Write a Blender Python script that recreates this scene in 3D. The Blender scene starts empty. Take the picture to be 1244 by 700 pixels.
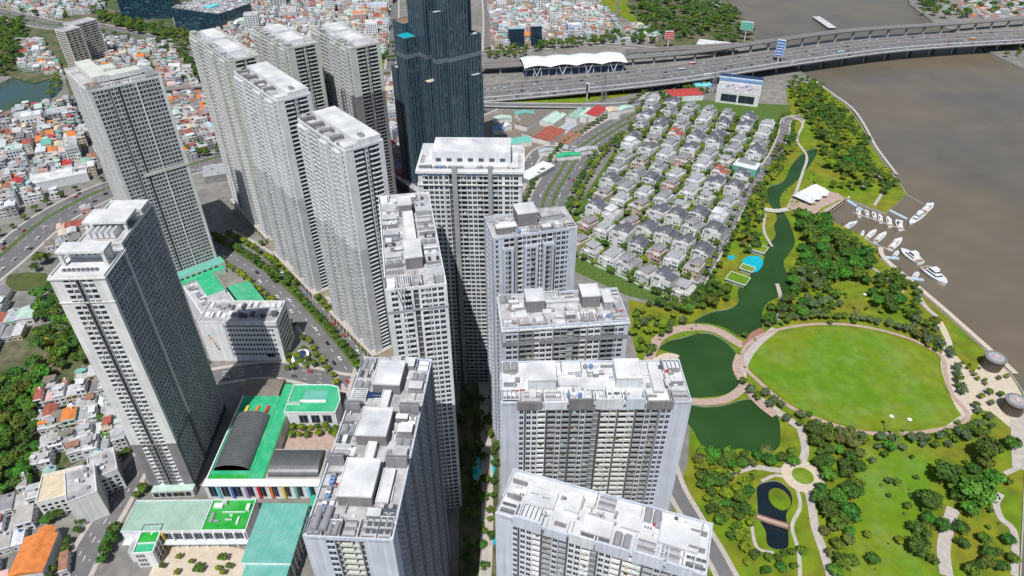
import bpy, math, random
from math import sin, cos, tan, atan2, radians as R, pi, floor
from mathutils import Vector
from mathutils.geometry import tessellate_polygon
rnd = random.Random(7)
S = bpy.context.scene
COL = S.collection

# ------------------------------------------------------------------ camera
H = 350.0; FPX = 829.3; PITCH = R(36.27)
cam_d = bpy.data.cameras.new('camera'); cam = bpy.data.objects.new('camera', cam_d)
COL.objects.link(cam); S.camera = cam
cam_d.sensor_width = 36; cam_d.lens = FPX / 1244 * 36; cam_d.clip_start = 1; cam_d.clip_end = 30000
cam.location = (0, 0, H); cam.rotation_euler = (pi / 2 - PITCH, 0, 0)
# ------------------------------------------------------------------ sky, sun
SX, SY = .14, .54                       # shadow offset on the ground per metre of height
W = bpy.data.worlds.new('World'); S.world = W; W.use_nodes = True
nt = W.node_tree; sky = nt.nodes.new('ShaderNodeTexSky'); sky.sky_type = 'NISHITA'; sky.sun_disc = False
sky.sun_elevation = atan2(1, math.hypot(SX, SY)); sky.sun_rotation = atan2(-SX, -SY)
nt.links.new(sky.outputs[0], nt.nodes['Background'].inputs[0]); nt.nodes['Background'].inputs[1].default_value = .085
sl = bpy.data.lights.new('sun', 'SUN'); sl.energy = 5.0; sl.angle = R(.5); sl.color = (1, .975, .94)
so = bpy.data.objects.new('sun', sl); COL.objects.link(so); so.location = (0, 0, 900)
so.rotation_euler = Vector((SX, SY, -1)).to_track_quat('-Z', 'Y').to_euler()
S.view_settings.view_transform = 'Standard'; S.view_settings.look = 'None'
S.view_settings.exposure = -0.15; S.view_settings.gamma = 1
S.view_settings.use_curve_mapping = False

def P(u, v, z=0.0):                     # where the sight line of a photo point meets height z
    a = (u - 622) / FPX; b = -(v - 350) / FPX
    ry = cos(PITCH) + b * sin(PITCH); rz = -sin(PITCH) + b * cos(PITCH)
    t = (z - H) / rz
    return (a * t, ry * t)
def uv(x, y, z=0.0):
    q = z - H; d = y * cos(PITCH) - q * sin(PITCH)
    if d < 1: d = 1
    return 622 + FPX * x / d, 350 - FPX * (y * sin(PITCH) + q * cos(PITCH)) / d
def PL(pts, z=0.0): return [P(u, v, z) for u, v in pts]

# ------------------------------------------------------------------ materials
def lin(c): return tuple(((v / 12.92) if v <= .04045 else ((v + .055) / 1.055) ** 2.4) for v in c)
MATS = {}
def mat(name, col, rough=.7, var=.12, scale=.35, scale2=None, metal=0, spec=.5, bump=0, bscale=6, objvar=0, col2=None, mixscale=.03, tint=None, mixlo=.42, mixhi=.6):
    if name in MATS: return MATS[name]
    m = bpy.data.materials.new(name); m.use_nodes = True; n = m.node_tree.nodes; l = m.node_tree.links
    b = n['Principled BSDF']; b.inputs['Roughness'].default_value = rough; b.inputs['Metallic'].default_value = metal
    b.inputs['Specular IOR Level'].default_value = spec
    geo = n.new('ShaderNodeNewGeometry')
    def noise(sc, det=4):
        t = n.new('ShaderNodeTexNoise'); t.inputs['Scale'].default_value = sc; t.inputs['Detail'].default_value = det
        l.new(geo.outputs['Position'], t.inputs['Vector']); return t
    base = n.new('ShaderNodeRGB'); base.outputs[0].default_value = (*col, 1); cur = base.outputs[0]
    if col2:
        t = noise(mixscale, 5); rp = n.new('ShaderNodeMapRange'); rp.inputs['From Min'].default_value = mixlo; rp.inputs['From Max'].default_value = mixhi
        l.new(t.outputs[0], rp.inputs[0]); mx = n.new('ShaderNodeMix'); mx.data_type = 'RGBA'
        l.new(rp.outputs[0], mx.inputs['Factor']); l.new(cur, mx.inputs['A']); mx.inputs['B'].default_value = (*col2, 1); cur = mx.outputs['Result']
    if tint:                            # per-face random value stored on the mesh
        at = n.new('ShaderNodeAttribute'); at.attribute_name = 'tint'
        cr = n.new('ShaderNodeValToRGB'); cr.color_ramp.interpolation = 'CONSTANT'
        e = cr.color_ramp.elements; e[0].position = 0; e[0].color = (*tint[0][1], 1); e[1].position = tint[1][0]; e[1].color = (*tint[1][1], 1)
        for p_, c_ in tint[2:]:
            x = e.new(p_); x.color = (*c_, 1)
        l.new(at.outputs['Fac'], cr.inputs[0]); cur = cr.outputs[0]
    if var:
        t = noise(scale); rp = n.new('ShaderNodeMapRange'); rp.inputs['From Min'].default_value = .3; rp.inputs['From Max'].default_value = .7
        rp.inputs['To Min'].default_value = 1 - var; rp.inputs['To Max'].default_value = 1 + var
        l.new(t.outputs[0], rp.inputs[0]); h = n.new('ShaderNodeHueSaturation'); l.new(cur, h.inputs['Color']); l.new(rp.outputs[0], h.inputs['Value']); cur = h.outputs[0]
        if objvar:
            oi = n.new('ShaderNodeObjectInfo'); r2 = n.new('ShaderNodeMapRange'); r2.inputs['To Min'].default_value = .5 - objvar * .07; r2.inputs['To Max'].default_value = .5 + objvar * .05
            l.new(oi.outputs['Random'], r2.inputs[0]); l.new(r2.outputs[0], h.inputs['Hue'])
            r3 = n.new('ShaderNodeMapRange'); r3.inputs['To Min'].default_value = 1 - objvar * .4; r3.inputs['To Max'].default_value = 1 + objvar * .45
            l.new(oi.outputs['Random'], r3.inputs[0]); mm = n.new('ShaderNodeMath'); mm.operation = 'MULTIPLY'
            l.new(rp.outputs[0], mm.inputs[0]); l.new(r3.outputs[0], mm.inputs[1]); l.new(mm.outputs[0], h.inputs['Value'])
    if name in ('white', 'offwhite', 'bluewhite', 'palecream', 'cream', 'palegrey', 'grey', 'midgrey', 'warmgrey', 'beige', 'darkframe'):
        mp = n.new('ShaderNodeMapping'); mp.inputs['Scale'].default_value = (.9, .9, .035); l.new(geo.outputs['Position'], mp.inputs['Vector'])
        t = n.new('ShaderNodeTexNoise'); t.inputs['Scale'].default_value = 1.0; t.inputs['Detail'].default_value = 5; l.new(mp.outputs[0], t.inputs['Vector'])
        rp = n.new('ShaderNodeMapRange'); rp.inputs['From Min'].default_value = .35; rp.inputs['From Max'].default_value = .62; rp.inputs['To Min'].default_value = .84; rp.inputs['To Max'].default_value = 1.03
        l.new(t.outputs[0], rp.inputs[0]); h = n.new('ShaderNodeHueSaturation'); l.new(cur, h.inputs['Color']); l.new(rp.outputs[0], h.inputs['Value']); cur = h.outputs[0]
    if name in ('tealroof', 'palegreen', 'emerald', 'brightgreen', 'roofwhite', 'asphalt', 'lawn'):     # faded and scuffed patches
        t = n.new('ShaderNodeTexNoise'); t.inputs['Scale'].default_value = .12 if name != 'lawn' else .05; t.inputs['Detail'].default_value = 8; t.inputs['Roughness'].default_value = .75; l.new(geo.outputs['Position'], t.inputs['Vector'])
        rp = n.new('ShaderNodeMapRange'); rp.inputs['From Min'].default_value = .38; rp.inputs['From Max'].default_value = .6; rp.inputs['To Min'].default_value = .87; rp.inputs['To Max'].default_value = 1.04
        l.new(t.outputs[0], rp.inputs[0]); h = n.new('ShaderNodeHueSaturation'); l.new(cur, h.inputs['Color']); l.new(rp.outputs[0], h.inputs['Value']); r4 = n.new('ShaderNodeMapRange'); r4.inputs['From Min'].default_value = .4; r4.inputs['From Max'].default_value = .65; r4.inputs['To Min'].default_value = 1.05; r4.inputs['To Max'].default_value = .86
        l.new(t.outputs[0], r4.inputs[0]); l.new(r4.outputs[0], h.inputs['Saturation']); cur = h.outputs[0]
    l.new(cur, b.inputs['Base Color'])
    if bump:
        t = noise(bscale); bp = n.new('ShaderNodeBump'); bp.inputs['Strength'].default_value = bump; bp.inputs['Distance'].default_value = .3
        l.new(t.outputs[0], bp.inputs['Height']); l.new(bp.outputs[0], b.inputs['Normal'])
    MATS[name] = m; return m
M = {}
def mk(k, *a, **kw): M[k] = mat(k, *a, **kw)
mk('ground', (.23, .215, .20), .9, .25, .12, col2=(.17, .17, .15), mixscale=.02)
mk('asphalt', (.155, .15, .155), .85, .14, .08, col2=(.16, .155, .155), mixscale=.05)
mk('asphalt_dark', (.055, .055, .06), .85, .14, .1)
mk('concrete', (.38, .365, .34), .85, .15, .2)
mk('paving', (.44, .40, .36), .85, .14, .3)
mk('pink_paving', (.42, .31, .26), .85, .14, .3)
mk('brick_paving', (.30, .15, .11), .85, .2, .4)
mk('sand_paving', (.55, .47, .37), .85, .1, .3)
mk('paint', (.75, .75, .72), .6, .1)
mk('white', (.76, .77, .79), .55, .07, .15)
mk('offwhite', (.67, .69, .71), .65, .1, .15)
mk('cream', (.60, .62, .56), .7, .1, .12)
mk('palecream', (.70, .71, .69), .7, .1, .12)
mk('palegrey', (.54, .55, .56), .7, .12, .15)
mk('bluewhite', (.57, .61, .69), .6, .08, .12)
mk('grey', (.27, .27, .285), .75, .15, .2)
mk('warmgrey', (.22, .21, .215), .8, .15, .15)
mk('midgrey', (.36, .37, .385), .75, .12, .2)
mk('darkgrey', (.085, .09, .10), .7, .15, .2)
mk('roofmix', (.47, .46, .46), .85, .22, .25, col2=(.33, .32, .33), mixscale=.12)
mk('roofwhite', (.70, .70, .69), .7, .15, .2, col2=(.54, .55, .57), mixscale=.1)
mk('tank', (.34, .34, .36), .5, .12, .6, metal=.2)
mk('tankwhite', (.66, .67, .68), .5, .1, .6)
mk('glass', (.02, .03, .045), .2, .2, .8, spec=.35, tint=[(0, (.018, .03, .045)), (.4, (.035, .058, .08)), (.7, (.075, .11, .14)), (.9, (.13, .14, .14)), (.97, (.34, .33, .30))])  # bluish steps stand in for sky reflections, the palest for curtains
mk('windowglass', (.022, .034, .05), .18, .5, .9, spec=.4)
mk('door_dark', (.03, .03, .035), .6, .3, .5, tint=[(0, (.018, .02, .024)), (.5, (.045, .05, .055)), (.8, (.12, .115, .10)), (.93, (.28, .26, .22))])
mk('darkglass', (.012, .04, .06), .12, .25, .5, spec=.8, tint=[(0, (.010, .036, .062)), (.4, (.015, .055, .085)), (.75, (.028, .085, .115)), (.95, (.07, .13, .16))])
mk('darkframe', (.03, .07, .10), .4, .2, .3)
mk('steelline', (.26, .32, .38), .35, .1, .3, metal=.5)
mk('railglass', (.30, .36, .38), .2, .15, .6, spec=.7)
mk('pond', (.026, .07, .018), .2, .25, .02, spec=.25, bump=.05, bscale=.6)
mk('lotus', (.01, .018, .024), .1, .15, .05, bump=.03, bscale=.8)
mk('river', (.16, .13, .09), .3, .1, .02, col2=(.13, .115, .092), mixscale=.006, bump=.45, bscale=.16, mixlo=.4, mixhi=.62)
mk('murky', (.09, .11, .03), .3, .2, .1)
mk('lake', (.045, .09, .10), .15, .1, .01, col2=(.05, .085, .025), mixscale=.012)
mk('poolwater', (.01, .42, .52), .1, .1, .3)
mk('grass', (.12, .20, .002), .95, .3, .09, col2=(.18, .185, .008), mixscale=.028, bump=.4, bscale=1.2)
mk('lawn', (.11, .235, .001), .95, .14, .14, col2=(.165, .23, .006), mixscale=.018, bump=.3, bscale=1.5)
mk('shrub', (.075, .13, .02), .95, .4, .4)
mk('undergrowth', (.05, .085, .022), .95, .4, .15, col2=(.13, .12, .07), mixscale=.03)
mk('leaf', (.068, .15, .008), .75, .55, .22, objvar=.8)
mk('leafdark', (.04, .115, .008), .75, .5, .22, objvar=.6)
mk('leaflight', (.15, .235, .006), .75, .4, .22, objvar=.7)
mk('leafgrey', (.085, .135, .055), .8, .4, .3, objvar=.5)
mk('leafbrown', (.12, .14, .03), .8, .4, .3, objvar=.6)
mk('bark', (.12, .09, .065), .9, .2, 1)
mk('redroof', (.42, .05, .045), .7, .2, .3)
mk('brickred', (.33, .09, .06), .75, .25, .3)
mk('orange', (.62, .20, .05), .7, .2, .3)
mk('teal', (.14, .42, .35), .6, .1, .2)
mk('tealroof', (.14, .42, .36), .6, .06, .1)
mk('palegreen', (.30, .46, .37), .6, .06, .1)
mk('brightgreen', (.012, .36, .035), .7, .08, .2)
mk('emerald', (.03, .42, .20), .7, .08, .2)
mk('bluetin', (.16, .28, .50), .5, .2, .3)
mk('paleblue', (.42, .55, .66), .5, .15, .3)
mk('rust', (.30, .15, .10), .8, .3, .4)
mk('tin', (.46, .48, .50), .5, .2, .3, metal=.1)
mk('mint', (.45, .60, .52), .6, .15, .3)
mk('beige', (.62, .52, .38), .75, .12, .2)
mk('pink', (.60, .40, .36), .75, .12, .2)
mk('yellow', (.70, .50, .06), .7, .1, .2)
mk('purple', (.34, .22, .50), .7, .1)
mk('red', (.55, .03, .04), .6, .1)
mk('blue', (.04, .16, .50), .6, .1)
mk('cyan', (.18, .62, .72), .6, .1)
mk('brownroof', (.20, .17, .14), .75, .15, .2)
mk('slate', (.11, .115, .135), .75, .2, .6)
mk('slatepale', (.24, .24, .255), .75, .2, .6)
mk('vault', (.11, .115, .12), .45, .15, .2, metal=.3)
mk('rib', (.22, .23, .24), .5, .1, .2, metal=.3)
mk('black', (.015, .015, .018), .4, 0)
mk('navy', (.02, .05, .13), .4, .1)
mk('wood', (.25, .16, .10), .8, .2, .5)
mk('tower_steel', (.30, .31, .33), .5, .1, metal=.4)

# ------------------------------------------------------------------ mesh builder
class MB:
    def __init__(s): s.v = []; s.f = []; s.m = []; s.t = []; s.mats = []; s.has_t = False
    def mi(s, k):
        if k not in s.mats: s.mats.append(k)
        return s.mats.index(k)
    def face(s, pts, k, t=0.0):
        i = len(s.v); s.v.extend(pts); s.f.append(tuple(range(i, i + len(pts)))); s.m.append(s.mi(k)); s.t.append(t)
    def build(s, name, parent=None, kind=None, smooth=False, loc=None):
        me = s.mesh(name, smooth); return link(name, me, parent, kind, loc)
    def mesh(s, name, smooth=False):
        me = bpy.data.meshes.new(name); me.from_pydata(s.v, [], s.f)
        for k in s.mats: me.materials.append(M[k])
        me.polygons.foreach_set('material_index', s.m)
        if smooth: me.polygons.foreach_set('use_smooth', [True] * len(s.f))
        if any(s.t):
            at = me.attributes.new('tint', 'FLOAT', 'FACE'); at.data.foreach_set('value', s.t)
        me.update(); return me
    # solids
    def hexa(s, b, t, k, kt=None, bottom=False):     # b,t : rings of points
        n = len(b)
        for i in range(n):
            j = (i + 1) % n; s.face([b[i], b[j], t[j], t[i]], k)
        s.face(list(t), kt or k)
        if bottom: s.face(list(reversed(b)), k)
    def prism(s, poly, z0, z1, k, kt=None, bottom=False):
        if area(poly) < 0: poly = poly[::-1]
        s.hexa([(x, y, z0) for x, y in poly], [(x, y, z1) for x, y in poly], k, kt, bottom)
    def box(s, F, u0, u1, v0, v1, z0, z1, k, kt=None, bottom=True):
        p = [F(u0, v0), F(u1, v0), F(u1, v1), F(u0, v1)]
        s.hexa([(x, y, z0) for x, y in p], [(x, y, z1) for x, y in p], k, kt, bottom)
    def tube(s, a, b, r, k, n=6, r2=None, caps=True):
        a = Vector(a); b = Vector(b); d = (b - a).normalized(); r2 = r if r2 is None else r2
        p = d.orthogonal().normalized(); q = d.cross(p)
        A = [tuple(a + (p * cos(2 * pi * i / n) + q * sin(2 * pi * i / n)) * r) for i in range(n)]
        B = [tuple(b + (p * cos(2 * pi * i / n) + q * sin(2 * pi * i / n)) * r2) for i in range(n)]
        for i in range(n):
            j = (i + 1) % n; s.face([A[i], A[j], B[j], B[i]], k)
        if caps: s.face(B, k); s.face(A[::-1], k)
def area(p): return sum(p[i][0] * p[(i + 1) % len(p)][1] - p[(i + 1) % len(p)][0] * p[i][1] for i in range(len(p))) / 2
def link(name, me, parent=None, kind=None, loc=None, rz=0):
    o = bpy.data.objects.new(name, me); COL.objects.link(o)
    if parent: o.parent = parent
    if kind: o['kind'] = kind
    if loc: o.location = loc
    if rz: o.rotation_euler = (0, 0, rz)
    return o
def tag(o, label, cat, group=None):
    o['label'] = label; o['category'] = cat
    if group: o['group'] = group
    return o
def thing(name, label, cat, loc=(0, 0, 0), rz=0, group=None):
    o = bpy.data.objects.new(name, None); COL.objects.link(o); o.location = loc; o.rotation_euler = (0, 0, rz); o.empty_display_size = 1
    return tag(o, label, cat, group)
def frame(x=0, y=0, phi=0):
    c, s_ = cos(phi), sin(phi)
    return lambda u, v: (x + u * c - v * s_, y + u * s_ + v * c)
ID = frame()
def inpoly(x, y, p):
    r = False; j = len(p) - 1
    for i in range(len(p)):
        if (p[i][1] > y) != (p[j][1] > y) and x < (p[j][0] - p[i][0]) * (y - p[i][1]) / (p[j][1] - p[i][1]) + p[i][0]: r = not r
        j = i
    return r
def smoothline(p, n=6, closed=False):
    out = []; N = len(p)
    for i in range(N if closed else N - 1):
        a = p[(i - 1) % N] if closed or i > 0 else p[0]; b = p[i]; c = p[(i + 1) % N]; d = p[(i + 2) % N] if closed or i < N - 2 else p[-1]
        for k in range(n):
            t = k / n
            out.append(tuple(.5 * (2 * b[j] + (c[j] - a[j]) * t + (2 * a[j] - 5 * b[j] + 4 * c[j] - d[j]) * t * t + (3 * b[j] - a[j] - 3 * c[j] + d[j]) * t ** 3) for j in range(len(b))))
    if not closed: out.append(tuple(p[-1]))
    return out
def offset(line, off):
    out = []
    for i, p in enumerate(line):
        a = line[max(i - 1, 0)]; b = line[min(i + 1, len(line) - 1)]
        dx, dy = b[0] - a[0], b[1] - a[1]; L = math.hypot(dx, dy) or 1
        o = off[i] if isinstance(off, list) else off
        out.append((p[0] - dy / L * o, p[1] + dx / L * o))
    return out
def sheet(name, poly, z, k, holes=(), depth=0, kind='structure', parent=None, wall=None):
    loops = [poly] + list(holes)
    vs = [p for lp in loops for p in lp]; mb = MB()
    for tri in tessellate_polygon([[Vector((x, y, 0)) for x, y in lp] for lp in loops]):
        t = [vs[i] for i in tri]
        if area(t) < 0: t = t[::-1]
        mb.face([(x, y, z) for x, y in t], k)
    if depth:
        for lp in loops:
            for i in range(len(lp)):
                a, b = lp[i], lp[(i + 1) % len(lp)]
                mb.face([(a[0], a[1], z - depth), (b[0], b[1], z - depth), (b[0], b[1], z), (a[0], a[1], z)], wall or k)
    return mb.build(name, parent, kind)
ZC = [0]
def nz(base=.03): ZC[0] += 1; return base + ZC[0] * .004
def ribbon(mb, line, w, z, k, off=0, depth=0):
    a = offset(line, off + w / 2 if not isinstance(w, list) else [x / 2 for x in w]); b = offset(line, off - w / 2 if not isinstance(w, list) else [-x / 2 for x in w])
    zz = z if isinstance(z, list) else [z] * len(line)
    for i in range(len(line) - 1):
        j = i + 1
        mb.face([(*b[i], zz[i]), (*b[j], zz[j]), (*a[j], zz[j]), (*a[i], zz[i])], k)
        if depth:
            mb.face([(*b[i], zz[i] - depth), (*b[j], zz[j] - depth), (*b[j], zz[j]), (*b[i], zz[i])], k)
            mb.face([(*a[j], zz[j] - depth), (*a[i], zz[i] - depth), (*a[i], zz[i]), (*a[j], zz[j])], k)
            mb.face([(*a[i], zz[i] - depth), (*a[j], zz[j] - depth), (*b[j], zz[j] - depth), (*b[i], zz[i] - depth)], k)
    if depth:
        for i, q in ((0, 1), (-1, -1)):
            f = [(*a[i], zz[i] - depth), (*b[i], zz[i] - depth), (*b[i], zz[i]), (*a[i], zz[i])]; mb.face(f[::q], k)

# ------------------------------------------------------------------ land, water
canal = PL([(991,180),(977,185),(962,200),(952,220),(934,227),(930,240),(939,254),(944,265),(940,274),(942,287),(930,300),(927,318),(910,335),(899,347),(896,357),(897,367),(886,375),(864,379),(842,391),(860,393),(880,398),(895,407),(908,411),(925,402),(926,380),(934,367),(956,356),(962,343),(957,333),(952,318),(964,300),(965,288),(957,266),(948,250),(950,235),(970,218),(988,195),(993,184)])
pondA = PL([(801,424),(812,414),(830,410),(847,405),(862,405),(876,411),(888,421),(894,430),(890,440),(892,455),(899,466),(889,475),(875,481),(852,483),(836,482),(826,470),(824,445),(818,430)])
pondB = PL([(835,492),(855,494),(880,492),(900,486),(914,485),(931,494),(945,506),(948,525),(947,541),(938,549),(920,552),(900,545),(880,549),(862,548),(850,538),(843,525),(834,510)])
pondC = PL([(920,591),(932,585),(947,585),(960,597),(962,612),(955,625),(957,640),(958,655),(956,666),(942,667),(932,661),(930,645),(922,630),(920,607)])
lake = PL([(-60,112),(0,101),(15,94),(50,91),(76,98),(70,115),(45,128),(0,137),(-60,146)])
ponds = [smoothline(p, 3, True) for p in (canal, pondA, pondB, pondC)]; lake = smoothline(lake, 3, True)
bank_px = [(868,-40),(878,0),(893,15),(905,38),(925,55),(960,78),(985,97),(1005,112),(1030,130),(1045,150),(1058,175),(1072,195),(1085,212),(1101,236),(1079,256),(1077,259),(1027,240),(1000,264),(1015,271),(1045,285),(1064,300),(1069,314),(1105,345),(1140,375),(1158,391),(1198,427),(1228,455),(1243,478),(1248,505),(1245,570),(1242,640),(1239,700),(1234,860)]
bank = PL(bank_px)
outer = [(1500, 6000)] + [(700, 2600)] + bank + [(bank[-1][0], 60), (300, -900), (-6000, -900), (-6000, 6000)]
sheet('river', [(-9000, -3000), (9000, -3000), (9000, 15000), (-9000, 15000)], -2.6, 'river')
sheet('ground', outer, 0, 'ground', ponds + [lake], 4, wall='concrete')
for nm, p, k in (('canal', ponds[0], 'pond'), ('pond', ponds[1], 'pond'), ('pond', ponds[2], 'pond'), ('lotus_pond', ponds[3], 'lotus'), ('lake', lake, 'lake')):
    sheet(nm, p, -.7, k)
east = PL([(1095,-30),(1103,-8),(1105,5),(1118,15),(1133,26),(1160,38),(1190,52),(1203,64),(1244,84),(1300,112),(1420,170)])
sheet('far_bank_ground', east + [(3500, 900), (6000, 6000), (2600, 6000)], .1, 'ground', depth=4, wall='concrete')
isl = smoothline([(P(945,606)[0] + 1 + 6.5 * cos(t), P(945,606)[1] + 8 * sin(t)) for t in [i * pi / 4 for i in range(8)]], 2, True)
sheet('pond_island', isl, .05, 'grass', depth=2)
park = PL([(955,108),(985,100)] + bank_px[7:14] + bank_px[14:-1]) + [bank[-1]] + PL([(812,760),(812,640),(836,560),(838,520),(812,470),(780,452),(770,420),(764,372),(764,364),(822,377),(845,352),(873,312),(893,272),(918,232),(948,190),(958,150)])
sheet('park_grass', park, .02, 'grass', ponds)
lawn = smoothline(PL([(908,432),(920,417),(945,406),(980,399),(1020,398),(1060,403),(1100,414),(1128,427),(1139,436),(1141,452),(1150,480),(1168,502),(1158,511),(1125,519),(1083,522),(1045,520),(1008,510),(970,495),(945,478),(925,460),(912,447)]), 4, True)
sheet('oval_lawn', lawn, .10, 'lawn')
sheet('meadow', smoothline(PL([(1048,545),(1100,540),(1135,545),(1128,600),(1118,650),(1112,720),(1030,720),(1035,640),(1042,590)]), 3, True), .05, 'lawn')
plaza = PL([(1143,432),(1148,412),(1138,394),(1145,391),(1156,414),(1160,430),(1172,443),(1183,453),(1194,437),(1215,441),(1227,456),(1241,479),(1246,500),(1243,526),(1226,519),(1203,500),(1186,501),(1170,507),(1155,482),(1144,452)])
sheet('riverside_plaza', smoothline(plaza, 2, True), .13, 'sand_paving')
# strips of lighter land: verges, school yards, construction earth
for nm, pts, k in (('school_yard', [(196,668),(298,668),(300,760),(180,760)], 'sand_paving'), ('kindergarten_yard', [(346,525),(412,525),(405,565),(340,565)], 'pink_paving'),
                   ('pool_garden_ground', [(560,430),(606,430),(606,760),(556,760)], 'undergrowth'), ('villa_ground', [(694,262),(790,118),(962,128),(938,190),(885,280),(822,372),(764,360),(698,330)], 'shrub'),  # pool garden ground takes a darker colour to stand in for shade
                   ('railway_verge', [(590,110),(780,108),(700,126),(590,130)], 'grass'), ('bare_earth', [(690,-20),(760,-20),(840,40),(800,44)], 'grass'), ('murky_pond', [(10,334),(56,332),(58,350),(14,353)], 'murky'),
                   ('vacant_earth', [(590,140),(740,134),(700,180),(640,190),(592,172)], 'brownroof'), ('wooded_ground', [(0,-40),(250,-40),(260,100),(200,112),(85,118),(80,90),(0,90)], 'undergrowth'),
                   ('wooded_ground', [(-20,440),(50,395),(120,440),(150,520),(60,580),(0,620),(-20,620)], 'undergrowth'), ('wooded_ground', [(760,-30),(868,-30),(890,10),(920,50),(800,60)], 'undergrowth'),
                   ('wooded_ground', [(440,60),(488,60),(488,130),(452,130)], 'grass')):
    p = PL(pts); q = [x for x in p]
    sheet(nm, smoothline(q, 2, True) if nm not in ('pool_garden_ground', 'villa_ground') else q, nz(.05) if nm != 'villa_ground' else .045, k)

# ------------------------------------------------------------------ roads
def road(name, px, w, k='asphalt', pave=3, dashes=True, medians=(), side='paving', z=0):
    line = smoothline(PL(px), 5); zz = nz(.20)
    mb = MB(); ribbon(mb, line, w, zz, k); mb.build(name, None, 'structure')
    if pave:
        mb = MB(); zp = nz(.33)
        for s_ in (-1, 1): ribbon(mb, line, pave, zp, side, off=s_ * (w / 2 + pave / 2), depth=.3)
        mb.build('pavement', None, 'structure')
    for off_, wd in medians:
        mb = MB(); ribbon(mb, line, wd, nz(.36), 'shrub', off=off_, depth=.3); mb.build('median', None, 'structure')
    if dashes:
        mb = MB(); zm = zz + .08
        offs = [o for o in (-w / 4, 0, w / 4) if all(abs(o - m[0]) > m[1] / 2 + .5 for m in medians)]
        for off_ in offs:
            l2 = offset(line, off_); acc = 0
            for i in range(len(l2) - 1):
                a, b = l2[i], l2[i + 1]; L = math.hypot(b[0] - a[0], b[1] - a[1]); t = -acc % 12
                while t < L:
                    t2 = min(t + 4, L); p = [(a[0] + (b[0] - a[0]) * q / L, a[1] + (b[1] - a[1]) * q / L) for q in (t, t2)]
                    ribbon(mb, p, .35, zm, 'paint'); t += 12
                acc += L
        if mb.f: mb.build('lane_marking', None, 'structure')
    return line
rd_ring = road('ring_road', [(-60,365),(0,318),(60,268),(130,232),(200,212),(270,192),(330,178),(420,168),(480,160),(560,140),(590,128)], 40, medians=[(6, 4)])
rd_main = road('boulevard', [(262,290),(300,312),(345,345),(385,385),(425,432),(448,462)], 34, medians=[(0, 6), (11, 3)])
rd_cross = road('street', [(448,462),(420,466),(380,458),(340,450),(300,452),(250,460)], 15)
rd_apron = road('street', [(448,440),(432,500),(420,560),(400,600)], 14, dashes=False)
rd_south = road('street', [(200,540),(172,560),(152,592),(135,622),(112,660),(92,700),(60,760)], 14)
rd_villa = road('boulevard', [(658,285),(668,240),(684,212),(702,186),(742,158),(780,136),(810,112),(840,98)], 38, medians=[(5, 3), (-5, 3)], pave=5)
rd_market = road('street', [(622,240),(640,205),(660,182),(700,182)], 13, dashes=False)
rd_right = road('street', [(818,372),(838,362),(850,340),(866,312),(883,280),(898,250),(916,224),(940,190),(952,163),(956,146),(975,142)], 10, pave=2)
rd_nw = road('boulevard', [(-60,4),(0,16),(60,30),(110,33),(165,45),(215,58),(260,66)], 42, medians=[(0, 5)])
rd_nw2 = road('street', [(85,118),(95,160),(120,215)], 16)
rd_top = road('street', [(480,-20),(478,40),(474,90)], 14, dashes=False)
rd_top2 = road('street', [(588,-30),(592,20),(592,62)], 12, dashes=False)
rd_top3 = road('street', [(560,66),(640,60),(720,54),(800,60)], 12, dashes=False)
rd_east = road('street', [(806,548),(820,592),(840,628),(866,670),(890,715)], 8, dashes=False)
rd_m = road('street', [(585,760),(592,640),(590,520),(584,450),(560,440)], 7, 'paving', pave=0, dashes=False)
# park paths
def path(px, w, k='paving', name='path'):
    mb = MB(); ribbon(mb, smoothline(PL(px), 5), w, nz(.11), k); return mb.build(name, None, 'structure')
for px, w in (([(972,520),(978,545),(975,560)], 5), ([(975,572),(985,610),(990,640),(1000,670),(1012,710)], 5), ([(925,585),(945,578),(965,590),(972,615),(962,640),(970,670),(972,710)], 2.2),
              ([(975,562),(950,572),(915,568),(885,578)], 4), ([(1150,700),(1146,670),(1150,645),(1158,618)], 7), ([(1216,600),(1210,612),(1216,630),(1232,648),(1232,700)], 4),
              ([(1236,480),(1236,520),(1238,570)], 8), ([(1238,568),(1220,576)], 3), ([(1170,506),(1150,520),(1140,530)], 2.5), ([(944,345),(950,370),(946,386),(950,395)], 3.5),
              ([(942,400),(920,418),(905,440),(902,462),(912,478),(930,490),(955,508),(975,522)], 6), ([(1112,350),(1122,370),(1138,385)], 4), ([(985,283),(1000,300),(1000,320),(975,345)], 2.5),
              ([(958,140),(975,150),(968,170),(980,190),(975,210),(965,240)], 3), ([(1000,110),(985,130),(975,150)], 3), ([(1060,210),(1075,225),(1062,250)], 3), ([(930,258),(928,280),(938,300)], 2.5),
              ([(914,632),(914,645),(920,666),(940,672)], 2), ([(1020,180),(1040,205),(1050,230)], 2.5), ([(1042,318),(1060,326),(1085,345),(1098,356)], 3)):
    path(px, w)
path([(788,452),(790,432),(800,412),(822,401),(850,398),(873,403),(890,413),(903,421)], 8, 'pink_paving', 'pond_walk')
path([(899,432),(895,448),(903,466),(897,476),(880,486),(855,489),(834,487)], 6.5, 'pink_paving', 'pond_walk')
path([(905,421),(915,408),(927,401)], 6, 'brick_paving', 'pond_walk')
path([(912,478),(925,492),(942,505)], 7, 'pink_paving', 'pond_walk')
path([(768,452),(790,445),(812,436),(822,438)], 12, 'sand_paving', 'pond_walk')
mbp = MB(); ribbon(mbp, offset(lawn + [lawn[0]], 4), 3, nz(.11), 'pink_paving'); mbp.build('lawn_walk', None, 'structure')
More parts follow.
